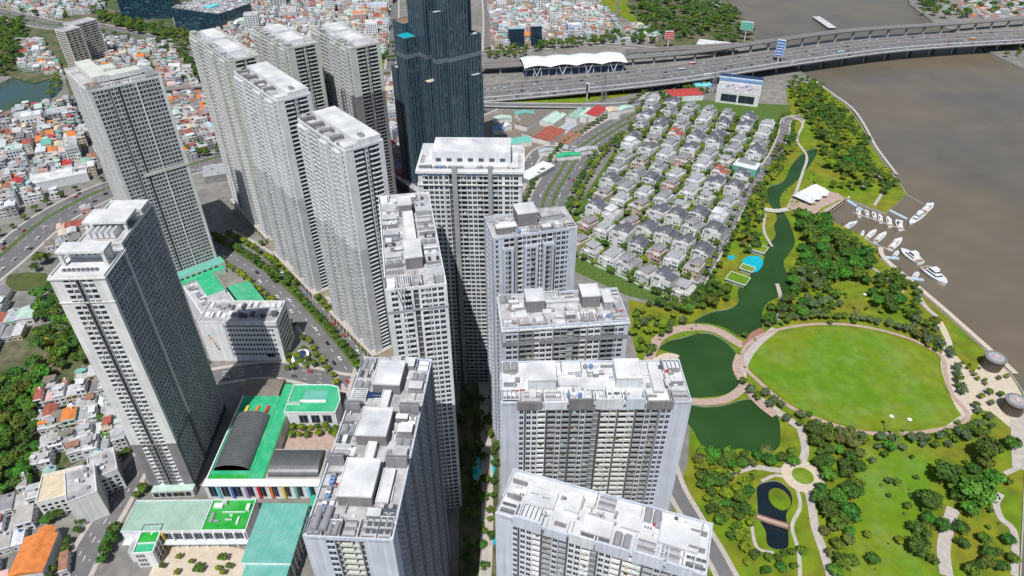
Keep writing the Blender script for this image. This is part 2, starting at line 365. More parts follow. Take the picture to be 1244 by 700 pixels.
mbp = MB(); ribbon(mbp, offset(smoothline(bank[6:13], 3), 4), 3.5, nz(.11), 'paving'); ribbon(mbp, offset(smoothline(bank[20:27], 3), 4), 4.5, nz(.11), 'sand_paving'); mbp.build('promenade', None, 'structure')
mbp = MB(); ribbon(mbp, bank[1:14], .8, .75, 'concrete', depth=.8); ribbon(mbp, bank[21:], .8, .76, 'concrete', depth=.8); tag(mbp.build('embankment_wall'), 'low concrete embankment wall along the river edge of the park', 'wall')
c0 = P(975, 579)
sheet('round_plaza', [(c0[0] + 13 * cos(i * pi / 16), c0[1] + 13 * sin(i * pi / 16)) for i in range(32)], nz(.16), 'sand_paving')
fb = MB(); ring = lambda r: [(c0[0] + r * cos(i * pi / 16), c0[1] + r * sin(i * pi / 16)) for i in range(32)]
fb.prism(ring(6.5), 0, .8, 'concrete', 'lawn'); tag(fb.build('round_flower_bed'), 'round raised flower bed on the sandy circular plaza beside the lotus pond', 'flower bed')
# ------------------------------------------------------------------ facades
def facade(wall, pane, rail, A, t, n, width, z0, z1, fh, pat, mats, zs=None, reg=None, cell=1.0):
    """pat: list of (type, metres[, material]) ; wall pieces run inward from the face"""
    tot = sum(p[1] for p in pat); k_ = width / tot; s = 0
    def pt(a, d, z): return (A[0] + t[0] * a + n[0] * d, A[1] + t[1] * a + n[1] * d, z)
    nf = max(1, int(round((z1 - z0) / fh))); fh = (z1 - z0) / nf
    D = -1.25
    def fb(a0, a1, d0, d1, c0, c1, m, mb=None, full=True):
        mb = mb or wall
        mb.face([pt(a0, d0, c0), pt(a1, d0, c0), pt(a1, d0, c1), pt(a0, d0, c1)], m)
        if full != 'h':
            mb.face([pt(a0, d1, c0), pt(a0, d0, c0), pt(a0, d0, c1), pt(a0, d1, c1)], m)
            mb.face([pt(a1, d0, c0), pt(a1, d1, c0), pt(a1, d1, c1), pt(a1, d0, c1)], m)
        if full != 'v':
            mb.face([pt(a0, d0, c1), pt(a1, d0, c1), pt(a1, d1, c1), pt(a0, d1, c1)], m)
            mb.face([pt(a0, d1, c0), pt(a1, d1, c0), pt(a1, d0, c0), pt(a0, d0, c0)], m)
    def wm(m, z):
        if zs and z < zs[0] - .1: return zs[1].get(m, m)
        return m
    zsp = [z0, z1] if not zs or not (z0 < zs[0] < z1) else [z0, zs[0], z1]
    for p in pat:
        ty, w = p[0], p[1] * k_; m = p[2] if len(p) > 2 else mats; a, b = s, s + w; s += w
        if ty == 'B':
            for q in range(len(zsp) - 1): fb(a, b, 0, D, zsp[q], zsp[q + 1], wm(m, zsp[q]), full='v')
        elif ty == 'p':
            for q in range(len(zsp) - 1): fb(a, b, .45, D, zsp[q], zsp[q + 1], wm(m, zsp[q]), full='v')
        elif ty == 's':
            for q in range(len(zsp) - 1):
                mm = wm(m, zsp[q])
                wall.face([pt(a, D + .1, zsp[q]), pt(b, D + .1, zsp[q]), pt(b, D + .1, zsp[q + 1]), pt(a, D + .1, zsp[q + 1])], mm)
            for i in range(0, nf):
                fb(a, b, D + .55, D, z0 + i * fh - .12, z0 + i * fh + .12, 'midgrey', full='h')
        elif ty in 'wx':
            pw = min(.32, w * .12)
            for q in range(len(zsp) - 1):
                mm = wm(m, zsp[q]); fb(a, a + pw, 0, D, zsp[q], zsp[q + 1], mm, full='v'); fb(b - pw, b, 0, D, zsp[q], zsp[q + 1], mm, full='v')
            sp = .30 if ty == 'w' else .22
            pr = 0 if ty == 'w' else .2
            for i in range(nf):
                zb = z0 + i * fh; mm = wm(m, zb)
                fb(a + pw, b - pw, pr - .02, D, zb - sp * fh * .45, zb + sp * fh * .62, mm, full='h')
                c0_, c1_ = zb + sp * fh * .62, zb + fh - sp * fh * .45
                if reg is not None: reg.append((pt((a + b) / 2, -.28, (c0_ + c1_) / 2), w - 2 * pw, c1_ - c0_, atan2(t[1], t[0])))
                else: pane.face([pt(a + pw, -.28, c0_), pt(b - pw, -.28, c0_), pt(b - pw, -.28, c1_), pt(a + pw, -.28, c1_)], 'glass', rnd.random() + .001)
            fb((a + b) / 2 - .06, (a + b) / 2 + .06, -.16, -.3, z0, z1, 'palegrey', full='v')
        elif ty in 'kg':
            pw = .16
            for q in range(len(zsp) - 1):
                mm = wm(m, zsp[q]); fb(a, a + pw, .1, D, zsp[q], zsp[q + 1], mm, full='v'); fb(b - pw, b, .1, D, zsp[q], zsp[q + 1], mm, full='v')
            for i in range(nf):
                zb = z0 + i * fh; mm = wm(m, zb)
                pane.face([pt(a, D + .08, zb), pt(b, D + .08, zb), pt(b, D + .08, zb + fh), pt(a, D + .08, zb + fh)], 'door_dark', rnd.random() + .001)
                fb(a + pw, b - pw, .3, D, zb - .2, zb + .06, mm)
                if ty == 'k': fb(a + pw, b - pw, .3, .18, zb + .06, zb + .95, mm, rail)
                else: fb(a + pw, b - pw, .27, .22, zb + .12, zb + 1.0, 'railglass', rail)
                if rnd.random() < .25:      # blind, laundry or plants behind the rail
                    q0 = a + pw + rnd.random() * w * .4; q1 = min(b - pw, q0 + w * .4)
                    pane.face([pt(q0, -.5, zb + .1), pt(q1, -.5, zb + .1), pt(q1, -.5, zb + fh * .8), pt(q0, -.5, zb + fh * .8)], rnd.choice(['offwhite', 'beige', 'shrub', 'mint', 'brownroof']))
        elif ty == 'q':
            for i in range(nf):
                zb = z0 + i * fh; fb(a, b, .1, D, zb - .18, zb + .42, wm(m, zb))
                pane.face([pt(a, D + .08, zb), pt(b, D + .08, zb), pt(b, D + .08, zb + fh), pt(a, D + .08, zb + fh)], 'glass', rnd.random() * .8 + .001)
            fb((a + b) / 2 - .12, (a + b) / 2 + .12, -.5, D, z0, z1, 'grey', full='v')
        elif ty == 'c':
            for i in range(nf):
                zb = z0 + i * fh; fb(a, b, 0, D, zb - .25, zb + .25, wm(m, zb), full='h')
                pane.face([pt(a, -.15, zb + .25), pt(b, -.15, zb + .25), pt(b, -.15, zb + fh - .25), pt(a, -.15, zb + fh - .25)], 'glass' if m != 'darkframe' else 'darkglass', rnd.random() + .001)
            fb(a - .08, a + .12, .12, -.2, z0, z1, m if m != 'darkframe' else 'steelline', full='v')
def vol(wall, pane, rail, F, u0, u1, v0, v1, z0, z1, fh, pats, m, zs=None, regs=None, roof='roofmix', corner=None, parapet=1.1):
    """one box volume with four facades; pats: dict F,R,B,L"""
    cw = 1.25; corner = corner or m
    c = [F(u0, v0), F(u1, v0), F(u1, v1), F(u0, v1)]
    for i, key in enumerate('FRBL'):
        a, b = c[i], c[(i + 1) % 4]; L = math.hypot(b[0] - a[0], b[1] - a[1]); t = ((b[0] - a[0]) / L, (b[1] - a[1]) / L); n = (t[1], -t[0])
        if key not in pats: key = {'B': 'F', 'L': 'R'}.get(key, 'F')
        A = (a[0] + t[0] * cw, a[1] + t[1] * cw)
        facade(wall, pane, rail, A, t, n, L - 2 * cw, z0, z1, fh, pats[key], m, zs, (regs or {}).get('FRBL'[i]))
        zz = [z0, z1] if not zs or not (z0 < zs[0] < z1) else [z0, zs[0], z1]
    for (p, q) in ((u0, v0), (u1, v0), (u1, v1), (u0, v1)):
        a0 = p - .03 if p == u0 else p - cw; a1 = a0 + cw + .03; b0 = q - .03 if q == v0 else q - cw; b1 = b0 + cw + .03
        for w_ in range(len(zz) - 1):
            mm = corner if not (zs and zz[w_] < zs[0] - .1) else zs[1].get(corner, corner)
            wall.box(F, a0, a1, b0, b1, zz[w_], zz[w_ + 1] + (0 if w_ < len(zz) - 2 else parapet + .01), mm, bottom=False)
    wall.box(F, u0 + 1.3, u1 - 1.3, v0 + 1.3, v1 - 1.3, z0, z1 - .1, 'darkgrey', bottom=False)
    roofs.box(F, u0 + .5, u1 - .5, v0 + .5, v1 - .5, z1 - .3, z1 + .02, roof)
    if parapet:
        for (a0, a1, b0, b1) in ((u0 + cw, u1 - cw, v0, v0 + .5), (u0 + cw, u1 - cw, v1 - .5, v1), (u0, u0 + .5, v0 + cw, v1 - cw), (u1 - .5, u1, v0 + cw, v1 - cw)):
            parap.box(F, a0, a1, b0, b1, z1 - .6, z1 + parapet, corner)
roofs = MB(); parap = MB()
def ledge(mb, F, u0, u1, v0, v1, z, h, o, k):
    for (a0, a1, b0, b1) in ((u0 - o, u1 + o, v0 - o, v0 + .01), (u0 - o, u1 + o, v1 - .01, v1 + o), (u0 - o, u0 + .01, v0 + .01, v1 - .01), (u1 - .01, u1 + o, v0 + .01, v1 - .01)):
        mb.box(F, a0, a1, b0, b1, z, z + h, k)
WINM = {}
def window_objs(root, reg, limit=296):
    reg.sort(key=lambda r: -size_px(r[0]))
    for p, w, h, a in reg[:limit]:
        key = (round(w, 1), round(h, 1))
        if key not in WINM:
            mb = MB(); w2, h2 = w / 2, h / 2
            mb.face([(-w2, 0, -h2), (w2, 0, -h2), (w2, 0, h2), (-w2, 0, h2)], 'windowglass')
            for x0, x1, c0_, c1_ in ((-w2, w2, -h2, -h2 + .12), (-w2, w2, h2 - .12, h2), (-w2, -w2 + .1, -h2, h2), (w2 - .1, w2, -h2, h2)):
                mb.face([(x0, -.06, c0_), (x1, -.06, c0_), (x1, -.06, c1_), (x0, -.06, c1_)], 'white')
            WINM[key] = mb.mesh('window')
        link('window', WINM[key], root, None, p, a)
    mb = MB()
    for p, w, h, a in reg[limit:]:
        c, s_ = cos(a) * w / 2, sin(a) * w / 2; x, y, z = p
        mb.face([(x - c, y - s_, z - h / 2), (x + c, y + s_, z - h / 2), (x + c, y + s_, z + h / 2), (x - c, y - s_, z + h / 2)], 'glass', rnd.random() + .001)
    if mb.f: mb.build('window', root, 'stuff')
def size_px(p): return 1 / max(1., p[1] * cos(PITCH) - (p[2] - H) * sin(PITCH))
def halfbarrel(mb, F, u0, u1, v0, v1, z, k, axis='v', n=6, h=None):
    r = (u1 - u0) / 2 if axis == 'v' else (v1 - v0) / 2; h = h or r
    def ring(e):
        out = []
        for i in range(n + 1):
            a = pi * i / n; o = -cos(a) * r; zz = z + sin(a) * h
            out.append((*F((u0 + u1) / 2 + o, e), zz) if axis == 'v' else (*F(e, (v0 + v1) / 2 + o), zz))
        return out
    A, B = (ring(v0), ring(v1)) if axis == 'v' else (ring(u1), ring(u0))
    for i in range(n): mb.face([A[i], A[i + 1], B[i + 1], B[i]][::-1], k)
    mb.face(A, k); mb.face(B[::-1], k)
def roofscape(root, F, w, d, z, r, edge=6.0, bay=9.0, rooms=(), bright=False, plain=False):
    """clutter of a flat roof: stair rooms, tanks, ducts, frames; each its own part"""
    for (u0, u1, v0, v1, h, k, kt) in rooms:
        mb = MB(); mb.box(F, u0, u1, v0, v1, z, z + h, k, kt, False); mb.box(F, u0 - .25, u1 + .25, v0 - .25, v0 + .1, z + h - .2, z + h + .5, kt); mb.box(F, u0 - .25, u1 + .25, v1 - .1, v1 + .25, z + h - .2, z + h + .5, kt)
        mb.box(F, u0 - .25, u0 + .1, v0 + .1, v1 - .1, z + h - .2, z + h + .5, kt); mb.box(F, u1 - .1, u1 + .25, v0 + .1, v1 - .1, z + h - .2, z + h + .5, kt)
        mb.build('stair_room', root)
    nb = max(1, int(w / bay)); bw = w / nb
    walls = MB(); duct = MB(); fr = MB()
    def clash(a, b, c, e): return any(a < q[1] and b > q[0] and c < q[3] and e > q[2] for q in rooms)
    def edge_run(F, length, width, sides, clash):
        nb = max(1, int(length / bay)); bw = length / nb; w = length; d = width
        for side in sides:
            for i in range(nb):
                a = i * bw + .8; b = (i + 1) * bw - .8; v0, v1 = (.9, edge) if side == 0 else (d - edge, d - .9)
                if clash(a, b, v0, v1): continue
                ty = r.choice('tttfbnpa') if not plain else r.choice('nnfb')
                if ty == 't':
                    n = max(2, int((b - a) / 2.6)); sw = (b - a) / n; k = r.choice(['tank', 'tankwhite', 'tank'])
                    ax = r.choice('vu')
                    if ax == 'v':
                        for j in range(n):
                            mb = MB(); halfbarrel(mb, F, a + j * sw + .2, a + (j + 1) * sw - .2, v0 + .3, v1 - .3, z + .25, k, 'v'); mb.build('barrel_vault', root)
                    else:
                        for j in range(2):
                            mb = MB(); hw = (v1 - v0) / 2; halfbarrel(mb, F, a + .2, b - .2, v0 + j * hw + .2, v0 + (j + 1) * hw - .2, z + .25, k, 'u'); mb.build('barrel_vault', root)
                elif ty == 'f':
                    for j in range(5): fr.box(F, a + j * (b - a) / 4 - .15, a + j * (b - a) / 4 + .15, v0, v1, z + 2.2, z + 2.6, 'offwhite')
                    for q in (v0, v1 - .3): fr.box(F, a, b, q, q + .3, z + 1.9, z + 2.2, 'offwhite')
                    for q in (a, b - .3):
                        for e in (v0, v1 - .3): fr.box(F, q, q + .3, e, e + .3, z, z + 1.9, 'offwhite')
                elif ty == 'b':
                    mb = MB(); mb.box(F, a, b, v0 + .5, v1, z, z + r.uniform(1.6, 3), 'grey', r.choice(['roofwhite', 'midgrey', 'roofmix'])); mb.build('plant_room', root)
                elif ty == 'p':
                    for j in range(3):
                        mb = MB(); x = a + (j + .5) * (b - a) / 3; y = (v0 + v1) / 2; mb.tube((*F(x, y), z), (*F(x, y), z + 2), 1.0, r.choice(['tankwhite', 'tank', 'bluetin']), 8); mb.build('water_tank', root)
                elif ty == 'a':
                    for j in range(4):
                        for q in range(2):
                            mb = MB(); x = a + (j + .2) * (b - a) / 4; y = v0 + q * (v1 - v0) / 2 + .4
                            mb.box(F, x, x + 1.4, y, y + 1.2, z, z + 1.2, 'white', 'darkgrey'); mb.build('air_conditioner', root)
                walls.box(F, a - .8, a - .55, v0 - .2, v1, z, z + r.uniform(1.2, 2.6), r.choice(['offwhite', 'grey', 'midgrey']))
    edge_run(F, w, d, (0, 1), clash)
    if d > 50:
        F0 = F; edge_run(lambda a, b: F0(b, a + 8), d - 16, w, (0,), lambda a, b, c, e: clash(c, e, a + 8, b + 8)); edge_run(lambda a, b: F0(w - b, a + 8), d - 16, w, (0,), lambda a, b, c, e: clash(w - e, w - c, a + 8, b + 8))
    for i in range(int(w * d / 190)):
        u = r.uniform(1.5, w - 8); v = r.uniform(1.5, d - 6); q = r.uniform(2.5, 6); q2 = r.uniform(2, 4.5); hh = r.uniform(.9, 3.2)
        if not clash(u, u + q, v, v + q2): mb = MB(); mb.box(F, u, u + q, v, v + q2, z, z + hh, r.choice(['grey', 'midgrey', 'warmgrey', 'offwhite']), r.choice(['roofwhite', 'roofwhite', 'offwhite', 'roofmix'])); mb.build('roof_platform', root)
    pt_ = MB()
    for i in range(int(w * d / 75)):
        u = r.uniform(1, w - 8); v = r.uniform(1, d - 6); q = r.uniform(2, 8)
        if not clash(u, u + q, v, v + 5): pt_.box(F, u, u + q, v, v + r.uniform(1.5, 5), z, z + .05 + i * .004, r.choice(['roofwhite', 'midgrey', 'offwhite', 'warmgrey', 'palecream', 'midgrey', 'concrete', 'pink' if i % 5 == 0 else 'palegrey']), bottom=False)
    if pt_.f: pt_.build('roof_slab', root, 'stuff')
    for i in range(int(w * d / 26)):
        u = r.uniform(1.2, w - 3); v = r.uniform(1.2, d - 3); h = r.uniform(.4, 1.5); q = r.uniform(.4, 1.6)
        if clash(u, u + q, v, v + 2): continue
        if i % 6 == 0: duct.box(F, u, min(w - 1, u + r.uniform(3, 9)), v, v + .35, z, z + r.uniform(.5, 1.6), r.choice(['white', 'grey', 'midgrey', 'redroof' if i % 18 == 0 else 'offwhite']))
        elif i % 6 == 1: duct.box(F, u, u + .35, v, min(d - 1, v + r.uniform(3, 8)), z, z + r.uniform(.5, 1.8), r.choice(['white', 'grey', 'midgrey', 'offwhite']))
        elif i % 6 == 2: duct.tube((*F(u, v), z), (*F(u, v), z + h), q * .4, r.choice(['tank', 'tankwhite', 'darkgrey']), 6)
        else: duct.box(F, u, u + q, v, v + r.uniform(.4, 1.8), z, z + h, r.choice(['white', 'midgrey', 'offwhite', 'grey', 'tank', 'darkgrey', 'tankwhite']))
    for i in range(int(w / 5)):
        u = r.uniform(2, w - 3); v = r.uniform(edge, max(edge + .1, d - edge)); h = r.uniform(.5, 1.8); q = r.uniform(.7, 2.6)
        if not clash(u, u + q, v, v + 2): duct.box(F, u, u + q, v, v + r.uniform(.6, 3), z, z + h, r.choice(['roofwhite', 'midgrey', 'offwhite', 'grey', 'tank']))
    for i in range(int(w / 12)):
        u = r.uniform(2, w - 12); v = r.uniform(edge, max(edge + .1, d - edge)); duct.box(F, u, u + r.uniform(5, 11), v, v + .5, z + .3, z + .8, 'tankwhite')
        for q in range(3): duct.tube((*F(u + q, v + 1.4), z), (*F(u + q, v + 1.4), z + 1.2), .3, 'tank', 5)
    if r.random() < .8 and not plain:
        u = r.uniform(3, w - 9); v = r.uniform(edge, max(edge + .1, d - edge - 3))
        if not clash(u, u + 6, v, v + 3):
            for j in range(5):
                for q in range(2): mb = MB(); mb.box(F, u + j * 1.3, u + j * 1.3 + 1.1, v + q * 1.9, v + q * 1.9 + 1.6, z + 1, z + 1.12, 'navy'); mb.build('solar_panel', root)
    for mb, nm in ((walls, 'roof_wall'), (duct, 'roof_duct'), (fr, 'roof_frame')):
        if mb.f: mb.build(nm, root, 'stuff')

def tower(name, label, x, y, phi, builder, group='high-rise apartment towers'):
    global roofs, parap
    root = thing('apartment_tower' if not name else name, label, 'tower', (0, 0, 0), 0, group)
    wall, pane, rail = MB(), MB(), MB(); roofs = MB(); parap = MB(); reg = []
    F = frame(x, y, R(phi)); builder(root, wall, pane, rail, F, reg)
    wall.build('wall', root)
    if pane.f: pane.build('window', root, 'stuff')
    if rail.f: rail.build('balcony_rail', root, 'stuff')
    if roofs.f: roofs.build('roof', root)
    if parap.f: parap.build('parapet', root)
    if reg: window_objs(root, reg)
    root.location = (0, 0, 0)
    return root
def rep(*items):
    out = []
    for it in items:
        if isinstance(it, tuple) and isinstance(it[0], int): out += list(it[1]) * it[0]
        elif isinstance(it, list): out += it
        else: out.append(it)
    return out
FH = 3.3
# L1 : the near tower on the left, stepped crown with white portals
def b_L1(root, wall, pane, rail, F, reg):
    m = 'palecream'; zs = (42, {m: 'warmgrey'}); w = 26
    fr = rep(('B', 4.4), ('k', 3.2, 'white'), ('w', 2.7), ('p', .5, 'grey'), ('s', 1.5, 'darkgrey'), ('p', .5, 'grey'), ('w', 2.7), ('k', 3.2, 'white'), ('B', 4.4))
    sd = rep((2, [('x', 3.0, 'palegrey')] * 4 + [('s', 1.8, 'darkgrey')] + [('x', 3.0, 'palegrey')] * 3 + [('p', .4, 'palegrey')]))
    lf = rep((2, [('B', 3), ('w', 2.5), ('w', 2.5), ('k', 3.4), ('w', 2.5), ('s', 1.4, 'grey')]))
    regF = []
    vol(wall, pane, rail, F, 0, w, 0, 24, 6, 161, FH, dict(F=fr, R=rep(('B', 1), (7, [('x', 2.5, 'palegrey')]), ('s', 2.5, 'darkgrey')), L=lf, B=lf), m, zs, dict(F=reg), roof='roofwhite')
    vol(wall, pane, rail, F, 3, w - .4, 24.2, 66, 6, 164, FH, dict(F=fr, R=sd, L=lf, B=lf), m, zs, None, roof='roofmix')
    vol(wall, pane, rail, F, 5, w - .8, 53, 64, 164.3, 166.8, FH, dict(F=lf, R=lf, L=lf, B=lf), m, None, None, roof='roofwhite')
    ledge(wall, F, 0, w, 0, 24, 42, .8, .35, 'warmgrey'); ledge(wall, F, 0, w, 0, 24, 146, .7, .35, m); ledge(wall, F, 0, w, 0, 24, 160.2, .9, .6, 'palecream')
    # tall lit window stack at the right front edge
    mb = MB()
    for (u0, u1, v0, v1, zt, k) in ((2, w - 2, 10, 18, 168.5, 1), (3.5, w - 1.5, 36, 49, 169.5, 2)):
        for q in (u0, u1 - 1.6):
            for e in (v0, v1 - 1.6): mb.box(F, q, q + 1.6, e, e + 1.6, 161.1, zt, 'palecream')
        mb.box(F, u0 - .5, u1 + .5, v0 - .5, v1 + .5, zt, zt + 1.3, 'palecream', 'roofwhite')
        mb.box(F, u0 + 1.6, u1 - 1.6, v1 - 1.2, v1 - .3, 161.2, zt, 'offwhite')
        for i in range(5): mb.box(F, u0 + 4 + i * 3, u0 + 5 + i * 3, v1 - 1.3, v1 - 1.22, 163, zt - 2.2, 'darkgrey')
        mb.build('crown_portal', root); mb = MB()
    g = MB()
    for i in range(5): halfbarrel(g, F, 6 + i * 3, 8.4 + i * 3, 30, 40, 164.4, 'tankwhite', 'v', h=4)
    g.build('plant_pipe', root)
    for i in range(8):
        v = MB(); v.box(F, 4 + i * 2.2, 5.3 + i * 2.2, 5, 6.8, 161.1, 162.2, 'midgrey', 'darkgrey'); v.build('roof_vent', root)
    pod = MB(); pod.box(F, 2, w + 1, -5, -.2, 0, 6, 'palegrey', 'mint'); pod.box(F, .5, w - .5, .5, 68, 0, 5.9, 'darkgrey')
    for i in range(6): pod.box(F, 3 + i * 3.8, 6 + i * 3.8, -5.1, -4.95, 1, 4.5, 'windowglass')
    pod.build('podium', root)
tower(None, 'pale tower with open white rooftop portals, nearest the camera on the left', -221, 265, 3.0, b_L1)

# L2 : broad pale lattice tower behind it
def b_L2(root, wall, pane, rail, F, reg):
    m = 'palegrey'; w = 52
    fr = rep(('B', 1.5, 'palecream'), (1, [('x', 2.8)] * 4), ('s', 1.6, 'grey'), (1, [('x', 2.8)] * 2), ('s', 2.2, 'darkgrey'), (1, [('x', 2.8)] * 4), ('p', .8, 'palecream'), (1, [('x', 2.8)] * 6), ('B', 1.2, 'palecream'))
    sd = rep(('B', 3, 'palecream'), ('s', 1.8, 'darkgrey'), ('p', 1, 'palecream'), ('s', 1.8, 'darkgrey'), ('w', 2.5), ('B', 3, 'palecream'), ('s', 1.8, 'darkgrey'), ('k', 3), ('B', 3, 'palecream'))
    zs = None
    vol(wall, pane, rail, F, 0, w, 0, 27, 8, 173, FH, dict(F=fr, R=sd, L=sd, B=fr), m, zs, None, corner='palecream')
    vol(wall, pane, rail, F, .4, 21, 27.2, 66, 8, 172.5, FH, dict(F=fr, R=sd + sd, L=sd + sd, B=fr), m, zs, None, corner='palecream')
    ledge(wall, F, 18, w + .1, 0, 27, 100, 2.6, .5, 'cream')
    mb = MB(); mb.box(F, 8, 19, 12, 60, 174.5, 179, 'palecream', 'cream'); mb.box(F, 19.2, 42, 12, 23, 174.5, 178, 'palecream', 'cream'); mb.box(F, 19.4, 28, 24, 34, 174, 180, 'palecream', 'cream'); mb.build('stair_room', root)
    mb = MB()
    for i in range(7): mb.box(F, 1.5 + i * 1.3, 2 + i * 1.3, 1.5, 11, 176, 176.6, 'wood')
    for i in range(7): mb.box(F, 43 + i * 1.2, 43.5 + i * 1.2, 3, 18, 176, 176.6, 'midgrey')
    mb.box(F, .5, 10.5, 1, 1.4, 173, 176, 'midgrey'); mb.box(F, 42.5, 51, 2.4, 2.9, 173, 176, 'midgrey'); mb.build('pergola', root, 'stuff')
    roofscape(root, F, w, 27, 173.02, random.Random(3), edge=7, rooms=((7, 50, 8, 26, .4, 'roofmix', 'roofmix'),), plain=True)
    pd = MB(); pd.box(F, -3, w + 3, -10, 30, 0, 7.9, 'mint', 'teal'); pd.box(F, 0, w, -16, -10.2, 0, 5, 'mint', 'emerald')
    for i in range(10): pd.box(F, i * 5, i * 5 + 3, -10.15, -10.02, 1.5, 6.5, 'windowglass')
    pd.build('podium', root)
tower(None, 'broad pale lattice-fronted tower rising behind the portal-topped tower on the left', -305, 478, 41, b_L2)

# the row of five slab towers set diagonally
def mk_slab(w, d, h, m, end, gap, seed, white=True, zs=None, notch=True):
    def b(root, wall, pane, rail, F, reg):
        tall = dict()
        A = [('k', 4.2, 'white'), ('w', 2.6), ('k', 4.2, 'white')]
        fr = rep(('B', 1.6), A, ('B', 1.8, 'cream'), A, ('s', 2.8, 'darkgrey'), A, ('B', 1.8, 'cream'), A[:2], ('s', 3, 'darkgrey'), A, ('w', 2.6), ('B', 1.6))
        rs = rep(('B', 4.6, end), ('q', 3.6), ('q', 3), ('s', 1.5, 'darkgrey'), ('w', 1.8), ('s', 1.4, 'darkgrey'), ('q', 3), ('q', 3.6), ('B', 2, end))
        vol(wall, pane, rail, F, 0, w, 0, d, 7, h, FH, dict(F=fr, R=rs, B=fr, L=rs), m, zs, None, corner=end, roof='roofmix')
        bk = dict(F=rep(('B', .5), A, ('B', .5)), R=[('B', 1)], L=[('B', 1)], B=[('B', 1)])
        for f0, f1 in ((.04, .24), (.52, .66), (.78, .93)):
            vol(wall, pane, rail, F, w * f0, w * f1, -2.2, -.05, 7, h - 2.5, FH, bk, m, zs, None, roof='roofwhite', corner=end)
        if white:
            mb = MB(); mb.box(F, 4, w - 1.2, d * .36, d - .8, h, h + 4.6, 'white', 'roofwhite'); mb.box(F, w * .52, w * .53, d * .37, d - 1, h + 4.6, h + 4.9, 'offwhite')
            mb.box(F, w - 8, w - 2, 1, d * .34, h, h + 2.6, 'white', 'roofwhite'); mb.build('roof_block', root)
            mb = MB()
            for i in range(3): mb.box(F, w - 8 + i * 2, w - 7.5 + i * 2, d * .5, d * .62, h + 4.7, h + 6.4, 'midgrey')
            mb.build('roof_frame', root)
            u = 2
            for i in range(4):
                mb = MB(); a = w * (.08 + .2 * i); mb.box(F, a, a + 3.4, 1.2, d * .33, h, h + 3.2, 'warmgrey', 'warmgrey'); mb.build('plant_room', root)
                for j in range(3):
                    mb = MB(); mb.box(F, a + 4.5 + j * 2.6, a + 6 + j * 2.6, 2, d * .28, h, h + 1.5, 'offwhite', 'midgrey'); mb.build('air_conditioner', root)
        else:
            mb = MB(); mb.box(F, w * .1, w * .42, d * .28, d * .78, h, h + 4, 'white', 'roofwhite'); mb.box(F, w * .5, w * .86, d * .24, d * .72, h, h + 3.6, 'white', 'roofwhite'); mb.box(F, w * .42, w * .5, d * .4, d * .7, h, h + 2, 'offwhite', 'roofmix'); mb.build('roof_block', root)
        roofscape(root, F, w, d, h + .02, random.Random(seed), edge=d * .22, bay=6, rooms=((3, w - .5, d * .24, d - .2, .1, 'roofmix', 'roofmix'),), plain=True)
        pd = MB(); pd.box(F, -3, w + 2, -4, d + 3, 0, 6.9, 'beige', 'paving'); 
        for i in range(12): pd.box(F, i * w / 12, i * w / 12 + w / 20, -4.15, -4.02, 1, 5.5, 'windowglass')
        pd.build('podium', root)
    return b
gk = {'palegrey': 'grey', 'cream': 'warmgrey', 'white': 'grey', 'offwhite': 'midgrey', 'palecream': 'midgrey'}
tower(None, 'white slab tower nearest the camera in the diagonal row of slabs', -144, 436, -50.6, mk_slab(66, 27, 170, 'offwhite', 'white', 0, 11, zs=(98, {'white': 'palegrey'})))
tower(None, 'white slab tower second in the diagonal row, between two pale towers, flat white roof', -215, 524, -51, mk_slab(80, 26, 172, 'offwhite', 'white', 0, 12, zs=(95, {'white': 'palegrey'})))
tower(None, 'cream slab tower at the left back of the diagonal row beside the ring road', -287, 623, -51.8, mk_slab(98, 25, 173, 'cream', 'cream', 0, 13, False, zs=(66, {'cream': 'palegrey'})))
tower(None, 'middle one of the three cream slab towers at the back', -235, 637, -50, mk_slab(72, 28, 172, 'cream', 'cream', 0, 14, False, zs=(122, {'cream': 'palegrey'})))  # greyer wall colour below the split imitates shadow from the tower in front
tower(None, 'cream slab tower with lower half greyed for shade, next to the dark glass skyscraper', -186, 650, -52, mk_slab(78, 29, 170, 'cream', 'cream', 0, 15, False, zs=(128, {'cream': 'warmgrey'})))  # grey under the split height is cast shade put into the wall colour

